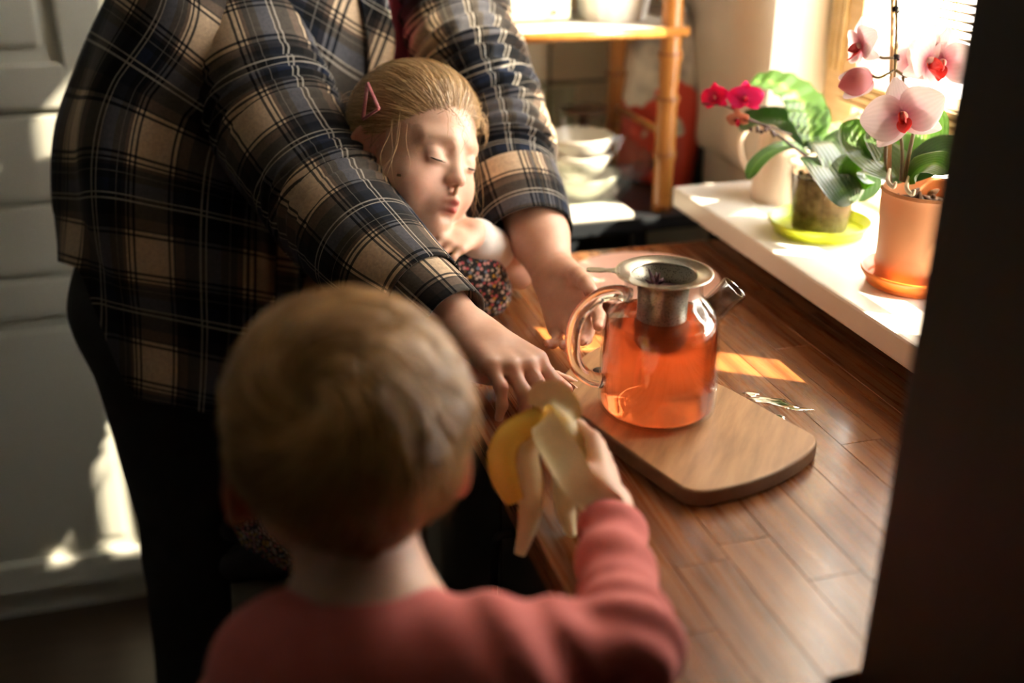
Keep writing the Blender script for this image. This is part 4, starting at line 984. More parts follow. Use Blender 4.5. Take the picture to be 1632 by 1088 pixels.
def hand_tone(v, tips):
    c = np.tile(SK*V(.88,.82,.80), (len(v), 1))
    for p, *_ in tips: w_ = .35*np.exp(-(np.linalg.norm(v-p, axis=1)/.016)**2)[:, None]; c = c*(1-w_)+SKP*w_
    return c
av = np.vstack([v1, v2, v3]); af = np.vstack([f1, f2+len(v1), f3+len(v1)+len(v2)]); at_ = np.vstack([t1, hand_tone(v2, tipsN), hand_tone(v3, tipsF)])
adult = np_mesh('person', av, af, M_skin, None, at_)
tag(adult, 'adult in dark plaid flannel shirt bending over the girl, both hands at the board', 'person')
nails(tipsN, adult, (4,)); nails(tipsF, adult)
# shirt body
def ring_surface(keys, nr, ns, grow=0.0, hem=None, twist=0.0):
    R = axis_rows(keys, nr); c = R[:, :3]; T = np.gradient(c, axis=0); T /= np.linalg.norm(T, axis=1)[:, None]
    cum = np.concatenate([[0], np.cumsum(np.linalg.norm(np.diff(c, axis=0), axis=1))]); ang = np.linspace(-PI, PI, ns); Pg = np.zeros((nr, ns, 3)); NO = np.zeros((nr, ns, 3)); UV = np.zeros((nr, ns, 2))
    for i in range(nr):
        l = nrm(LA-T[i]*(LA@T[i])); f = nrm(np.cross(T[i], l)); f = f if f@FA > 0 else -f
        a, b = R[i, 3]+grow, R[i, 4]+grow; e = .86
        ca = np.sign(np.cos(ang))*np.abs(np.cos(ang))**e; sa = np.sign(np.sin(ang))*np.abs(np.sin(ang))**e
        Pg[i] = c[i]+a*sa[:, None]*l+b*ca[:, None]*f; nn = (sa/a)[:, None]*l+(ca/b)[:, None]*f; NO[i] = nn/np.linalg.norm(nn, axis=1)[:, None]
        UV[i, :, 0] = ang*.175; UV[i, :, 1] = cum[i]
    return Pg, NO, UV, ang, cum, T
Pg, NO, UV, ang, cum, Tt = ring_surface(shK, 150, 200)
A = np.broadcast_to(ang, Pg.shape[:2]); S = np.broadcast_to(cum[:, None], Pg.shape[:2]); X = Pg.reshape(-1, 3)
dd = .013*wob(X, (9, 16), 5).reshape(A.shape)+.004*wob(X, (38, 60), 8).reshape(A.shape)
dd += .010*np.exp(-((S-.12)/.13)**2)*np.sin(A*7+S*9+1.0)                     # long drape folds near the hem
dd += .008*np.exp(-((A-.35)/.5)**2)*np.sin(A*16+S*6)                          # folds at the open front
Pg = Pg+NO*dd[..., None]
# shirt tails: the hem hangs lower at the front right, shorter at the side
low = 0*A; fade = np.clip(1-S/.16, 0, 1)
Pg = Pg-(low*fade)[..., None]*Tt[:, None, :]; UV[..., 1] -= low*fade
smst = lambda x: np.clip(x, 0, 1)**2*(3-2*np.clip(x, 0, 1)); hang = .155*smst((A+1.30)/.55)*smst((1.2-A)/.5)*np.clip(1-S/.22, 0, 1); Pg[..., 2] -= hang; UV[..., 1] -= hang; Pg += (hang*.25)[..., None]*FA*V(1,1,0)
# open front: its edges lean across the chest, so they are found row by row
pxy = lambda p: (816+FPX*((p-CP)@RT)/((p-CP)@FW), 544-FPX*((p-CP)@UP)/((p-CP)@FW))
jc = int(np.argmin(np.abs(ang-.45))); S0 = cum[int(np.argmin([abs(pxy(Pg[i, jc])[1]) for i in range(len(cum))]))]
oc_ = .33+2.1*np.clip(S0-cum, -.06, .13); OW0, OW1 = -.15, .12
shirt = grid_mesh('shirt', Pg, UV, M_plaid, adult, thick=.0025, skip=lambda i, j: OW0 < ang[j]-oc_[i] < OW1 or OW0 < ang[j+1]-oc_[i] < OW1)
Pt, Nt, Ut, angt, _, _ = ring_surface(shK, 40, 60, -.014)
grid_mesh('tee', Pt, Ut, M_tee, adult)
def placket(a0, a1, nm, lift):
    k = 12; sub = np.zeros((len(cum), k, 3)); uv = np.zeros((len(cum), k, 2))
    for i in range(len(cum)):
        aa = oc_[i]+np.linspace(a0, a1, k); nn = np.stack([np.interp(aa, ang, NO[i, :, q]) for q in range(3)], 1)
        sub[i] = np.stack([np.interp(aa, ang, Pg[i, :, q]) for q in range(3)], 1)+nn*lift; uv[i, :, 0] = aa*.175+.31; uv[i, :, 1] = UV[i, 0, 1]
    return grid_mesh(nm, sub, uv, M_plaidc, shirt, thick=.003)
placket(OW1-.02, OW1+.16, 'placket', .005); placket(OW0-.16, OW0+.02, 'placket', .005)
best = None
for i in range(150):
    jb = int(np.argmin(np.abs(ang-(oc_[i]+OW1+.07)))); y_ = pxy(Pg[i, jb])[1]
    if best is None or abs(y_-26) < best[0]: best = (abs(y_-26), i)
for i in (best[1], max(0, best[1]-32), max(0, best[1]-64)):
    jb = int(np.argmin(np.abs(ang-(oc_[i]+OW1+.07)))); p = Pg[i, jb]+NO[i, jb]*.0055; bt = lathe('button', [(0, .0032), (.0035, .0030), (.0055, .0036), (.0062, .0024), (.006, .0005), (0, .0003)], p, M_btn, shirt, 24, NO[i, jb])
# sleeves
slN = [(*D(352,-60,1.45), .086), (*D(392,60,1.435), .086), (*D(444,198,1.40), .083), (*D(518,314,1.345), .079), (*D(612,420,1.27), .068), (*D(676,472,1.225), .052)]
sn_o = sleeve('sleeve', slN, M_plaid, shirt, 120, 90, 1.0, .02, .03, 11, up=UP, fold_at=((.22,.05,.006,1.0), (.40,.045,.006,1.3), (.05,.05,.004,.6)))
cfN = [(*D(662,460,1.232), .048), (*D(690,486,1.215), .047), (*D(722,515,1.195), .044)]
sleeve('cuff', cfN, M_plaidc, shirt, 20, 64, .3, .01, .0, 12, up=UP)
slF = [(*D(722,-80,1.58), .078), (*D(726,20,1.555), .075), (*D(754,110,1.53), .074), (*D(788,200,1.515), .072), (*D(802,270,1.495), .071), (*D(814,322,1.457), .060)]
sleeve('sleeve', slF, M_plaid, shirt, 120, 90, 1.25, .045, .012, 21, up=UP, fold_at=((.10,.04,.007,1.0), (.19,.035,.012,.8), (.25,.03,.010,1.2), (.32,.03,.008,1.4)))
cfF = [(*D(812,292,1.472), .068), (*D(826,338,1.450), .0665), (*D(840,380,1.425), .0615)]
sleeve('cuff', cfF, M_plaidc, shirt, 24, 72, .5, .03, .01, 22, up=UP, fold_at=((.03,.03,.001,.3),))
lathe('button', [(0, .0032), (.0055, .0036), (.0062, .0024), (0, .0003)], D(760,402,1.415), M_btn, shirt, 20, -FW)
# trousers: waist and two legs in one mesh, from a signed-distance skin
tb_ = Body(); wq = tr_[0][:3]
for s in (-1, 1):
    hip, kn, an = foot[s]; tb_.cap(pel+V(0,0,.05)+LA*s*.06, hip, .075, .086, k=.05); tb_.cap(hip, kn, .088, .074, k=.04); tb_.cap(kn, an+V(0,0,.02), .078, .064, k=.03)
tv, tf = tb_.mesh(.009, disp=lambda X_: .004*wob(X_, (14, 30), 4)); np_mesh('trousers', lap(tv, tf, 1), tf, M_trous, adult)
M_shoe = mat('dark_slipper', (.03,.03,.032), .7)
for s in (-1, 1):
    an = foot[s][2]; sb = Body().cap(an-V(0,0,.047), an-V(0,0,.052)+nrm(FA*V(1,1,0))*.145, .040, .033, k=.02); x_, y_ = sb.mesh(.006); np_mesh('slipper', x_, y_, M_shoe, adult)
# hair of the adult (out of frame)
hA = Body().ell((0,-.022,.036), (.079,.090,.080)).ell((0,-.060,-.02), (.060,.045,.06), k=.03).xf(HA, hd, 1.06); x_, y_ = hA.mesh(.006)
M_hairA = mat('brown_hair', (.10,.055,.03), .45); np_mesh('hair', x_, y_, M_hairA, adult)
# ------------------------------------------------------------------ hair laid on a scalp ellipsoid
def hair_strands(name, HF, org, sc, cen, rad, starts, flow, m, parent, steps=14, dl=.075, width=.0007, lift=lambda q, s: 0, seed=1, jitter=.12, tonef=None, clump=0.0):
    """ribbons that run over the scalp; all strands advance together (vectorised)"""
    r = np.random.default_rng(seed); q = starts/np.linalg.norm(starts, axis=1)[:, None]; n = len(q); cen = np.array(cen); rad = np.array(rad)
    off = r.normal(0, jitter, (n, 3)); cl = wob(q, (9, 17), seed+1)*.5+.5; off += np.stack([wob(q, (7, 13), seed+2+i) for i in range(3)], 1)*jitter*1.3; lay = r.uniform(0, 1, n); ln = dl*r.uniform(.7, 1.25, n); pts = []; nors = []
    for s in range(steps):
        t = s/(steps-1); nr_ = q/rad; nr_ /= np.linalg.norm(nr_, axis=1)[:, None]
        lf = lift(q, t)+lay*.006*(.4+.6*math.sin(PI*min(1, t*1.1)))+clump*cl*math.sin(PI*min(1, t+.08))
        pts.append(cen+q*rad+nr_*np.reshape(lf, (-1, 1))); nors.append(nr_)
        f = flow(q, t)+off*(.6+.4*t); f -= q*np.sum(f*q, 1)[:, None]; f /= np.linalg.norm(f, axis=1)[:, None]+1e-9
        q = q+f*(ln/steps/rad.mean())[:, None]; q /= np.linalg.norm(q, axis=1)[:, None]
    Pp = np.stack(pts, 1); Nn = np.stack(nors, 1); T = np.gradient(Pp, axis=1); Sd = np.cross(T, Nn); Sd /= np.linalg.norm(Sd, axis=2)[..., None]+1e-9
    tp_ = np.sin(PI*np.clip(np.linspace(.12, .97, steps), 0, 1))**.5; W = width*r.uniform(.7, 1.4, n)[:, None, None]*tp_[None, :, None]
    tl = r.uniform(-.5, .5, n)[:, None, None]
    A = Pp+Sd*W*.5+Nn*W*tl*.5; B = Pp-Sd*W*.5-Nn*W*tl*.5; Vv = np.stack([A, B], 2).reshape(-1, 3); Vw = (Vv*sc)@HF.T+org
    i = np.arange(n)[:, None]*steps*2+np.arange(steps-1)[None]*2; i = i.ravel(); F = np.stack([i, i+1, i+3, i+2], 1)
    tone = np.repeat(r.uniform(0, 1, n), steps*2) if tonef is None else np.repeat(tonef(Pp[:, 0], r), steps*2)
    return np_mesh(name, Vw, F, m, parent, np.stack([tone]*3, 1))
# ------------------------------------------------------------------ GIRL
gyaw, gpit, groll = math.radians(47), math.radians(13), math.radians(7)
gf = (RT*math.sin(gyaw)-FW*math.cos(gyaw))*math.cos(gpit)-UP*math.sin(gpit); gu = UP*math.cos(gpit)+(RT*math.sin(gyaw)-FW*math.cos(gyaw))*math.sin(gpit)+RT*math.sin(groll)
HG = frame_from(gf, gu); gh = D(664,240,1.365); gs = .945
gb = Body(); gb.p += child_head().xf(HG, gh, gs).p
gN = V(.258, 1.345, .965); gRS, gLS = V(.205, 1.262, .925), V(.318, 1.420, .945)
gb.cap(gh+HG@V(0,-.020,-.050), gN, .034, .034, k=.025)
gb.cap(gRS, gLS, .036, .036, k=.03); gb.ell((.262,1.342,.925), (.075,.072,.070), k=.04); gb.ell((.205,1.342,.850), (.070,.073,.090), k=.04); gb.ell((.150,1.345,.755), (.074,.085,.080), k=.05)
for s, y in ((-1, 1.300), (1, 1.400)):
    gb.cap((.150,y,.730), (.185,y-.02,.552), .060, .044, k=.03); gb.cap((.185,y-.02,.548), (.040,y,.535), .043, .030, k=.02); gb.cap((.040,y,.530), (-.02,y,.524), .024, .018, k=.02)
gRE, gRW = V(.190, 1.130, .905), V(.282, 1.068, .892)
gb.cap(gRS, gRE, .033, .028, k=.03); gb.cap(gRE, gRW, .027, .0205, k=.015)
hand(gb, gRW, V(.8,-.55,-.10), V(0,0,-1), True, .58, (.12,.12,.14,.16), .2, (.6,.8,.1))
gLE, gLW = V(.395, 1.350, .900), D(752,374,1.375)
gb.cap(gLS, gLE, .033, .027, k=.03); gb.cap(gLE, gLW, .026, .0205, k=.015)
hand(gb, gLW, nrm(D(708,390,1.325)-gLW), nrm(FW*.8-UP*.5), False, .62, (.16,.50,.62,.66), .10, (.7,.6,.45))
gb.boxcut((.55,1.30,ZC-.2), (.303,.8,.2015)); gv, gfc = gb.mesh(.0022); gv = lap(gv, gfc, 1, .35); qg = (gv-gh)@HG/gs; mh = (np.linalg.norm(qg, axis=1) < .15); tg = np.tile(SK, (len(gv), 1)); tg[mh] = head_tone(qg[mh])
girl = np_mesh('person', gv, gfc, M_skin, None, tg)
tag(girl, 'little blonde girl in a dark floral dress leaning over the worktop, eyes lowered', 'person')
G = lambda *p: gh+HG@V(*p)*gs
# eyes: slit of eyeball, lashes and brows
M_eye = mat('eye_white', (.62,.58,.54), .15); M_iris = mat('iris_blue_grey', (.06,.075,.085), .1); M_lash = mat('lashes', (.05,.028,.018), .6); M_browh = mat('brow_hair', (.26,.16,.08), .6)
for s in (-1, 1):
    lid = [G(s*(.0290+.0125*math.cos(a)), .0655+.0128*math.sqrt(max(0, 1-(.93*math.cos(a))**2-.12))+.0012, -.0068-.0026*math.sin(a)) for a in np.linspace(.12*PI, .88*PI, 9)]
    tube('lash_line', lid, [.0004,.0010,.0012,.0010,.0004], M_lash, girl, 6, n=20)
    lb = MB()
    for a in np.linspace(.14*PI, .86*PI, 15):
        p0 = G(s*(.0290+.0125*math.cos(a)), .0655+.0128*math.sqrt(max(0, 1-(.93*math.cos(a))**2-.12))+.0014, -.0068-.0026*math.sin(a)); o_ = HG@V(s*.0022*math.cos(a), .0052, -.0022); lb.add(tube_arrays([p0, p0+o_*.6, p0+o_+HG@V(0,0,.0008)], [.00022,.00016,.00006], 4))
    lb.build('lashes', M_lash, girl)
    eb = mesh('eye', *lathe_arrays(smoothprof([(0, -.0108), (.0088, -.006), (.0108, 0), (.0088, .006), (0, .0108)]), 20, G(s*.0290,.0640,-.0060), HG@V(0,1,-.5)), M_eye, girl)
    bb = MB(); r_ = random.Random(5)
    for k in range(46):
        u_ = r_.random(); p0 = V(s*(.013+.030*u_), .0815-.0205*u_**1.4, .0180+.0030*math.sin(PI*u_)+r_.uniform(-.0014,.0014)); bb.add(tube_arrays([G(*p0), G(*(p0+V(s*.0032,-.0008,.0012)))], [.00022,.00010], 4))
    bb.build('eyebrow', M_browh, girl)
# hair: cap plus strands running back from the hairline
M_hairG = hair_mat('blonde_hair', (.27,.145,.055), (.70,.47,.23))
capc, capr = V(0,-.018,.034), V(.0770,.0915,.0780)
def hairline(q):  # in unit-sphere terms, >0 where hair grows
    y = q[:, 1]; return q[:, 2]-np.where(y > .1, np.minimum(-.75+1.09*np.maximum(0, y)**.85, .34)*(y > .2)+np.where(y > .2, 0, -.36), np.where(y > -.38, -.34, -.92))
hg = Body().ell(capc, capr-.0035); 
hg.ell((0,-.072,-.020), (.045,.034,.05), k=.03)
hcut = hg.xf(HG, gh, gs); hx, hf = hcut.mesh(.0032); qh_ = ((hx-gh)@HG/gs-capc)/capr; qn = qh_/np.linalg.norm(qh_, axis=1)[:, None]; keepv = (hairline(qn) > .10) | (qh_[:, 1] < -.55); hf = hf[keepv[hf].all(1)]
hairG = np_mesh('hair', hx, hf, M_hairG, girl, np.full((len(hx), 3), .25))
def samp(n, seed, cond):
    r = np.random.default_rng(seed); o = []
    while sum(map(len, o)) < n:
        q = r.normal(size=(4000, 3)); q /= np.linalg.norm(q, axis=1)[:, None]; o.append(q[cond(q)])
    return np.vstack(o)[:n]
bun = V(-.1, -.95, -.12)
flowG = lambda q, t: (bun-q)+np.stack([0*q[:, 0], -.2*np.ones(len(q)), .25*np.maximum(0, q[:, 1])], 1)
st1 = samp(5200, 3, lambda q: (hairline(q) > .0))
hair_strands('hair_strands', HG, gh, gs, capc, capr, st1, flowG, M_hairG, hairG, 14, .085, .0007, lambda q, t: -.0015+.003*math.sin(PI*t), 5, .10)
st2 = samp(2600, 4, lambda q: (np.abs(hairline(q)-.02) < .09) & (q[:, 1] > -.1))
hair_strands('hair_strands', HG, gh, gs, capc, capr, st2, flowG, M_hairG, hairG, 16, .13, .0006, lambda q, t: -.004+.0075*min(1, t*3), 6, .16)
st3 = samp(150, 8, lambda q: (np.abs(hairline(q)-.02) < .12) & (q[:, 1] > -.2))
hair_strands('flyaway_strands', HG, gh, gs, capc, capr, st3, lambda q, t: flowG(q, t)*.5+np.sin(q*9+t*3)*.5, M_hairG, hairG, 18, .15, .00045, lambda q, t: .002+.014*t, 7, .45)
wl = MB(); r_ = random.Random(9)
for k in range(16):
    s = 1 if k % 3 == 0 else -1; x0 = s*r_.uniform(.054,.068); y0 = r_.uniform(.015,.045); z0 = r_.uniform(.015,.06)
    wl.add(tube_arrays(spline([G(x0, y0, z0), G(x0*1.10, y0+.012, z0-.03), G(x0*1.18+.006*r_.uniform(-1,1), y0+.018+r_.uniform(-.01,.014), z0-.062), G(x0*1.22+.012*r_.uniform(-1,1), y0+.012+r_.uniform(-.012,.02), z0-.095)], 14), np.linspace(.00034,.00012,14), 4))
o = wl.build('loose_wisps', M_hairG, hairG); o['kind'] = 'stuff'; a = o.data.color_attributes.new('tone', 'FLOAT_COLOR', 'POINT'); a.data.foreach_set('color', np.full(len(o.data.vertices)*4, .8, np.float32))
# hair clip: a pink triangular frame
def clip():
    c = D(590,160,1.29); pts = [c+RT*(a/FPX*1.29)-UP*(b/FPX*1.29)+FW*e for a, b, e in ((-8,-34,.020),(14,14,-.002),(-14,26,.014))]
    b = MB()
    for i in range(3): b.add(tube_arrays([pts[i], pts[(i+1) % 3]], .0024, 8, flat=.7))
    o = b.build('hair_clip', noisy('pink_speckled_clip', (.62,.22,.22), (.40,.10,.13), 380, .4), girl); return o
clip()
# dress
def floral():
    m = mat('floral_cotton', (.02,.02,.03), .8); c = objco(m); v = N(m, 'ShaderNodeTexVoronoi'); v.inputs['Scale'].default_value = 185; v.inputs['Randomness'].default_value = .9; L(m, c, v.inputs[0])
    s = N(m, 'ShaderNodeSeparateColor'); L(m, v.outputs['Color'], s.inputs[0])
    pal = ramp(m, [(0, (.72,.16,.20)), (.18, (.78,.70,.64)), (.40, (.72,.36,.36)), (.56, (.80,.48,.08)), (.72, (.20,.28,.42)), (.86, (.78,.68,.62))], 'CONSTANT'); L(m, s.outputs[0], pal.inputs[0])
    rr = ramp(m, [(.0, (.7,.45,.05)), (.10, (1,1,1))], 'CONSTANT'); L(m, v.outputs['Distance'], rr.inputs[0])
    msk = ramp(m, [(.0, (1,1,1)), (.40, (1,1,1)), (.47, (0,0,0))]); 
    ang_ = noise_t(m, c, 420, 1); L(m, math_n(m, 'ADD', v.outputs['Distance'], math_n(m, 'MULTIPLY_ADD', ang_, .30, -.15)), msk.inputs[0])
    fl = mixc(m, 1.0, pal.outputs[0], rr.outputs[0], 'MULTIPLY'); v2 = N(m, 'ShaderNodeTexVoronoi'); v2.inputs['Scale'].default_value = 400; L(m, c, v2.inputs[0]); lf = ramp(m, [(.22, (.10,.16,.11)), (.30, (.014,.014,.022))]); L(m, v2.outputs['Distance'], lf.inputs[0])
    L(m, mixc(m, msk.outputs[0], lf.outputs[0], fl), P(m).inputs['Base Color']); return m
db = Body(); db.cap(gRS+V(.012,.012,-.008), gLS-V(.012,.012,.008), .040, .040, k=.03); db.ell((.262,1.342,.918), (.081,.079,.072), k=.04); db.ell((.205,1.342,.850), (.078,.081,.097), k=.04); db.ell((.148,1.345,.755), (.084,.095,.088), k=.05)
db.cap((.322,1.300,.925), (.338,1.300,.888), .036, .036, k=.04); db.cap((.130,1.345,.74), (.105,1.345,.60), .095, .125, k=.06)
db.boxcut((.55,1.30,ZC-.2), (.304,.8,.2035)); db.ell(gN+V(0,0,.045), (.052,.052,.055), k=.008, sub=True)
dv, dfc = db.mesh(.0036, disp=lambda X_: .003*np.sin(X_[:, 1]*95+X_[:, 0]*30)*np.clip((.95-X_[:, 2])*9, 0, 1)+.0015*wob(X_, (40,), 6)); np_mesh('dress', lap(dv, dfc, 1), dfc, floral(), girl)
M_wcot = mat('white_cotton', (.80,.76,.72), .8)
cb_ = Body().cap(gLE+(gLW-gLE)*.55, gLE+(gLW-gLE)*.88, .029, .027, k=.01); x_, y_ = cb_.mesh(.003, disp=lambda X_: .002*wob(X_, (90,), 3)); np_mesh('sleeve_cuff', x_, y_, M_wcot, girl)
tg_ = Body()
for y in (1.300, 1.400):
    tg_.cap((.150,y,.70), (.185,y-.02,.552), .064, .047, k=.03); tg_.cap((.185,y-.02,.549), (.040,y,.537), .046, .033, k=.02); tg_.cap((.040,y,.532), (-.02,y,.526), .027, .022, k=.02)
x_, y_ = tg_.mesh(.005); np_mesh('tights', lap(x_, y_, 1), y_, mat('dark_tights', (.02,.02,.025), .85), girl)
# the padded chair she kneels on
ch = empty('padded_chair', (.11, 1.305, 0)); tag(ch, 'low chair with a dark olive printed seat pad under the kneeling girl', 'chair')
M_olive = noisy('olive_print_fabric', (.060,.058,.046), (.085,.082,.066), 25, .85); M_chw = noisy('dark_chair_wood', (.05,.03,.02), (.08,.05,.03), 10, .5, 0, (1,1,9))
box('seat', -.02, .245, 1.17, 1.44, .43, .452, M_chw, ch, bevel=.008); bm = boxbm(-.03, .248, 1.165, 1.445, .4525, .503); bmesh.ops.subdivide_edges(bm, edges=list(bm.edges), cuts=3, use_grid_fill=True)
pad = bmobj('seat_pad', bm, M_olive, ch, smooth=True); md = pad.modifiers.new('soft', 'SUBSURF'); md.levels = 2; md.render_levels = 2
for x in (.01, .215):
    for y in (1.195, 1.415): tube('leg', [(x, y, .43), (x*1.04, y, 0)], [.017,.013], M_chw, ch, 12, n=2)
for y in (1.195, 1.415): tube('stretcher', [(.01, y, .2), (.217, y, .2)], .009, M_chw, ch, 10, n=2)
M_print = mat('pad_print', (.16,.15,.12), .85)
# ------------------------------------------------------------------ BOY
bpit = math.radians(6); b_h = nrm(_h*.97-RT*.30)
bf = b_h*math.cos(.10)-V(0,0,1)*math.sin(.10); HB = frame_from(bf, V(0,0,1)+RT*.05); bh = D(548,716,.800); bsz = .94
bb = Body(); bb.p += child_head(1.22).xf(HB, bh, bsz).p
bN = V(.075, .630, .935); bRS, bLS = V(.148, .562, .914), V(.012, .610, .910)
bb.cap(bh+HB@V(0,-.028,-.05), bN, .039, .040, k=.03); bb.cap(bRS, bLS, .036, .036, k=.03); bb.cap(bN-V(0,0,.01), bN-V(0,0,.06), .045, .06, k=.04)
bb.ell((.078,.592,.835), (.092,.062,.105), k=.04); bb.ell((.072,.585,.72), (.085,.066,.12), k=.05); bb.ell((.070,.580,.62), (.088,.075,.085), k=.05)
bE, bW = D(995,1065,.780)+V(0,0,.018), D(970,806,.940)
bb.cap(bRS, bE, .036, .031, k=.03); bb.cap(bE, bW, .029, .021, k=.02)
bKn = D(950,692,1.0); bd = nrm(bKn-bW)
tipsB = hand(bb, bW, bd, nrm(-RT*.75-UP*.35+FW*.1), True, .68, (.62,.66,.70,.72), .06, (.6,.75,.55), .3)
bLE, bLW = V(-.06, .70, .76), V(.03, .80, .70); bb.cap(bLS, bLE, .035, .029, k=.03); bb.cap(bLE, bLW, .028, .020, k=.02); hand(bb, bLW, V(.7,.6,-.3), V(0,0,-1), False, .66)
for s in (-1, 1):
    bb.cap((.07+s*.045,.58,.58), (.07+s*.05,.60,.31), .062, .044, k=.03); bb.cap((.07+s*.05,.60,.31), (.07+s*.05,.575,.07), .042, .028, k=.02); bb.cap((.07+s*.05,.575,.05), (.09+s*.055,.68,.03), .030, .024, k=.02)
bv, bfc = bb.mesh(.0034); bv = lap(bv, bfc, 1, .4); qb = (bv-bh)@HB/bsz; mh = np.linalg.norm(qb, axis=1) < .15; tb2 = np.tile(SK, (len(bv), 1)); tb2[mh] = head_tone(qb[mh])
boy = np_mesh('person', bv, bfc, M_skin, None, tb2); tag(boy, 'small blond boy in a coral pink long-sleeved top seen from behind, holding a peeled banana', 'person')
# top
M_coral = noisy('coral_jersey', (.60,.135,.12), (.66,.165,.145), 60, .85)
P(M_coral).inputs['Sheen Weight'].default_value = .1
sb = Body(); g_ = .0065
sb.cap(bRS, bLS, .036+g_, .036+g_, k=.03); sb.cap(bN-V(0,0,.02), bN-V(0,0,.07), .050, .066, k=.04); sb.ell((.078,.592,.835), (.098,.068,.111), k=.04); sb.ell((.072,.585,.72), (.093,.074,.125), k=.05); sb.ell((.070,.580,.63), (.096,.083,.090), k=.05)
sb.cap(bRS, bE, .040+g_*.5, .036, k=.035); sb.cap(bE, bE+(bW-bE)*.76, .035, .0285, k=.02); sb.cap(bLS, bLE, .040, .035, k=.03); sb.cap(bLE, bLE+(bLW-bLE)*.85, .034, .027, k=.02)
ew = nrm(bW-bE); sb.ell(bN+V(0,.006,.030), (.047,.044,.045), k=.006, sub=True)
wd_ = bE+(bW-bE)*.79; sb.cap(wd_, wd_+ew*.04, .0235, .03, k=.004, sub=True)
def boyfold(X_):
    e = np.linalg.norm(X_-bE, axis=1); s = (X_-bE)@ew; u_ = (X_-bRS)@nrm(bE-bRS)
    return .0030*wob(X_, (26, 52), 12)+.0042*np.exp(-(e/.055)**2)*np.sin(s*190+wob(X_, (30,), 2)*2)+.0030*np.exp(-((u_-.02)/.05)**2)*np.sin(u_*150+X_[:, 2]*70)+.0028*np.clip(s*9, 0, 1)*np.sin(s*120+wob(X_, (40,), 9)*2.5)
x_, y_ = sb.mesh(.0034, disp=boyfold); np_mesh('top', lap(x_, y_, 1), y_, M_coral, boy)
nk = [bN+V(math.cos(a)*.0475, .006+math.sin(a)*.0445, .001+.006*math.sin(a)) for a in np.linspace(0, 2*PI, 25)]; tube('neck_band', nk, .0058, M_coral, boy, 10, n=72)
tb3 = Body()
for s in (-1, 1): tb3.cap((.07+s*.042,.58,.60), (.07+s*.05,.60,.31), .075, .055, k=.03); tb3.cap((.07+s*.05,.60,.31), (.07+s*.05,.577,.09), .053, .044, k=.02)
x_, y_ = tb3.mesh(.007); np_mesh('trousers', lap(x_, y_, 1), y_, M_trous, boy)
# hair: whorl at the back left, swept over to the right and down to the nape
M_hairB = hair_mat('dark_blond_hair', (.28,.135,.036), (.80,.48,.18), .33)
cB, rB = V(0,-.018,.030), V(.0785,.0945,.0800)
hbk = Body().ell(cB, rB).ell((0,-.060,-.045), (.050,.036,.050), k=.03); hw = hbk.xf(HB, bh, bsz); x_, y_ = hw.mesh(.0036)
def boyline(q): y = q[:, 1]; return q[:, 2]-np.where(y > 0, np.clip(.02+.7*y, .0, .5), np.where(y > -.42, .04, -.10-.95*np.minimum(1, np.maximum(0, -y-.30)*1.7)))
qq = ((x_-bh)@HB/bsz-cB)/rB; qn = qq/np.linalg.norm(qq, axis=1)[:, None]; kv = boyline(qn) > -.04; y_ = y_[kv[y_].all(1)]
hairB = np_mesh('hair', x_, y_, M_hairB, boy, np.full((len(x_), 3), .2))
wh = nrm(V(-.42,-.70,.58))
def flowB(q, t):
    rad_ = q-wh; rad_ = rad_-q*np.sum(rad_*q, 1)[:, None]; rad_ /= np.linalg.norm(rad_, axis=1)[:, None]+1e-6; tan_ = np.cross(rad_, q)
    near = np.exp(-(np.linalg.norm(q-wh, axis=1)/.9)**2)[:, None]; f = rad_*(.62+.2*t)+tan_*(.95*near+.35); f[:, 2] -= .55*np.clip(.2-q[:, 2], 0, 1); return f
def boytone(p, r):
    k = wob(p, (90, 170), 31)*1.1+.5; return np.clip(k*.8+.05+r.normal(0, .15, len(p)), 0, 1)
sb1 = samp(9500, 13, lambda q: boyline(q) > -.02)
hair_strands('hair_strands', HB, bh, bsz, cB, rB, sb1, flowB, M_hairB, hairB, 13, .085, .0009, lambda q, t: .001+.004*math.sin(PI*t)+.006*np.clip(q[:, 2], 0, 1)*math.sin(PI*min(1, t+.1)), 15, .10, boytone, .011)
st_ = samp(700, 23, lambda q: (q[:, 2] > .35))
hair_strands('loose_locks', HB, bh, bsz, cB, rB, st_, flowB, M_hairB, hairB, 13, .075, .0011, lambda q, t: .004+.017*t, 25, .22, boytone, .006)
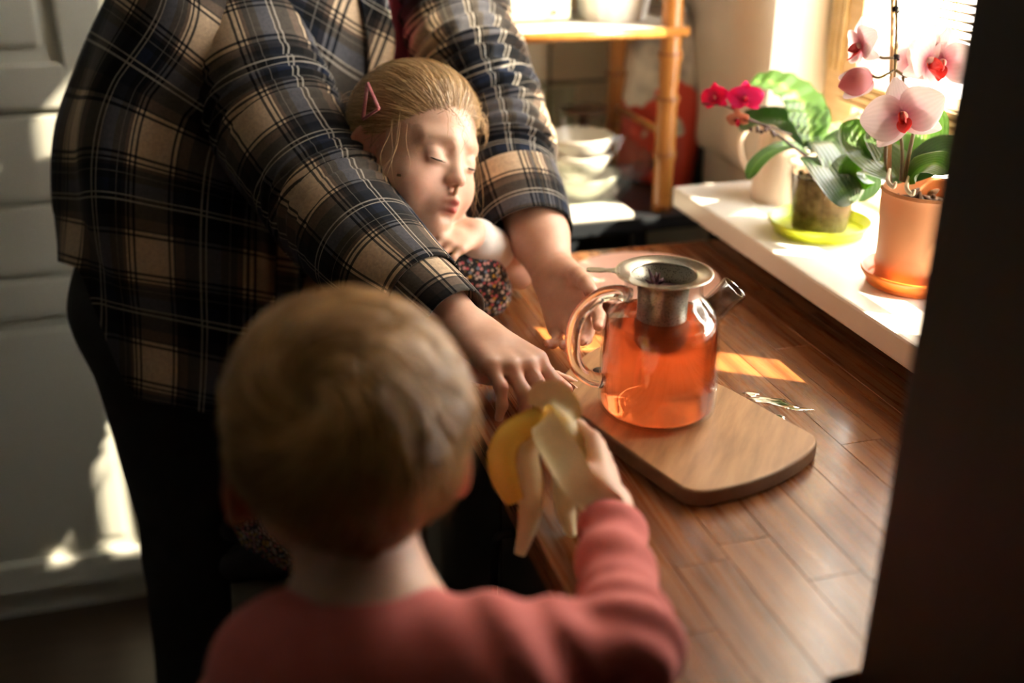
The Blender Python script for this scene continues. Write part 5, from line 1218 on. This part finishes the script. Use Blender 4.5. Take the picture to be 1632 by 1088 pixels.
# ------------------------------------------------------------------ BANANA in the boy's hand
M_peel_o = noisy('banana_peel_yellow', (.72,.46,.045), (.78,.54,.08), 30, .45); M_peel_i = noisy('banana_peel_inside', (.74,.62,.34), (.80,.70,.44), 45, .75, .3)
M_flesh = noisy('banana_flesh', (.80,.70,.45), (.84,.76,.53), 40, .6)
ban = empty('peeled_banana', tuple(D(905,725,.99))); tag(ban, 'peeled banana with its skin hanging in strips over the hand of the boy', 'banana')
tube('fruit', [D(945,790,1.0), D(925,745,.995), D(905,705,.99), D(885,665,.985), D(873,640,.982), D(868,630,.981)], [.012,.0155,.0160,.0155,.0125,.004], M_flesh, ban, 20)
def strip(keys, widths, nm, side, th=.0022, curl=.35, flip=False):
    """a strip of skin: pale inside and yellow outside, two faces with thickness"""
    n, k = 40, 9; K = spline(keys, n); T = np.gradient(K, axis=0); T /= np.linalg.norm(T, axis=1)[:, None]; wv = np.interp(np.linspace(0, 1, n), np.linspace(0, 1, len(widths)), widths); sd = spline(side, n); vs = []; fs = []; mi = []
    for lay in (0, 1):
        for i in range(n):
            s = nrm(sd[i]-T[i]*(sd[i]@T[i])); nn = np.cross(s, T[i])
            for j in range(k):
                q = 2*j/(k-1)-1; vs.append(K[i]+s*q*wv[i]*.5+nn*(-curl*wv[i]*.5*q*q+(th if lay else 0)*(1-abs(q)**3*.7)))
    for lay in (0, 1):
        o = lay*n*k
        for i in range(n-1):
            for j in range(k-1): a = o+i*k+j; f = (a, a+k, a+k+1, a+1); fs.append(f if lay else f[::-1]); mi.append(1-lay if flip else lay)
    o2 = n*k
    for i in range(n-1): fs += [(i*k, o2+i*k, o2+i*k+k, i*k+k), (i*k+k-1, i*k+k+k-1, o2+i*k+k+k-1, o2+i*k+k-1)]; mi += [0, 0]
    for i in (0, n-1):
        for j in range(k-1): a = i*k+j; fs.append((a, a+1, o2+a+1, o2+a) if i == 0 else (a, o2+a, o2+a+1, a+1)); mi.append(0)
    o = mesh(nm, vs, fs, [M_peel_o, M_peel_i], ban); o.data.polygons.foreach_set('material_index', mi); return o
nf = -FW
def ks(*r): return [D(a, b, d) for a, b, d in r]
strip(ks((868,652,.968),(874,684,.944),(896,728,.925),(932,776,.908),(972,814,.902),(1014,854,.906)), [.020,.028,.031,.030,.029,.010], 'peel_strip', [nrm(RT*.75+UP*.6), nrm(RT*.78+UP*.6-FW*.2), nrm(RT*.78+UP*.6+FW*.3), nrm(RT*.75+UP*.62-FW*.2), nrm(RT*.8+UP*.5+FW*.3), nrm(RT*.9+UP*.3)], flip=True)
strip(ks((880,662,.968),(850,672,.955),(814,694,.948),(800,730,.945),(806,768,.945),(822,800,.948)), [.018,.024,.024,.026,.024,.016], 'peel_strip', [UP, nrm(UP*.9-RT*.3), nrm(UP*.5-RT*.7), -RT, -RT, -RT], flip=True)
strip(ks((868,672,.975),(850,690,.965),(842,720,.958),(848,770,.955),(846,826,.955),(828,884,.958)), [.018,.022,.028,.026,.022,.010], 'peel_strip', [UP, nrm(UP*.6-RT*.6), -RT-FW*.6, -RT-FW*.5, -RT-FW*.4, -RT])
strip(ks((905,700,1.0),(898,760,1.0),(904,815,.985),(915,866,.975)), [.016,.022,.020,.006], 'peel_strip', [-RT, -RT, -RT-FW*.3, -RT])
strip(ks((856,650,.966),(862,630,.958),(884,626,.955),(908,646,.962),(920,668,.975)), [.016,.022,.022,.018,.010], 'peel_strip', [UP-RT*.6, UP-RT*.2, UP+RT*.3, UP+RT*.6, UP+RT*.7], flip=True)
print('scene built', len(bpy.data.objects), 'objects')
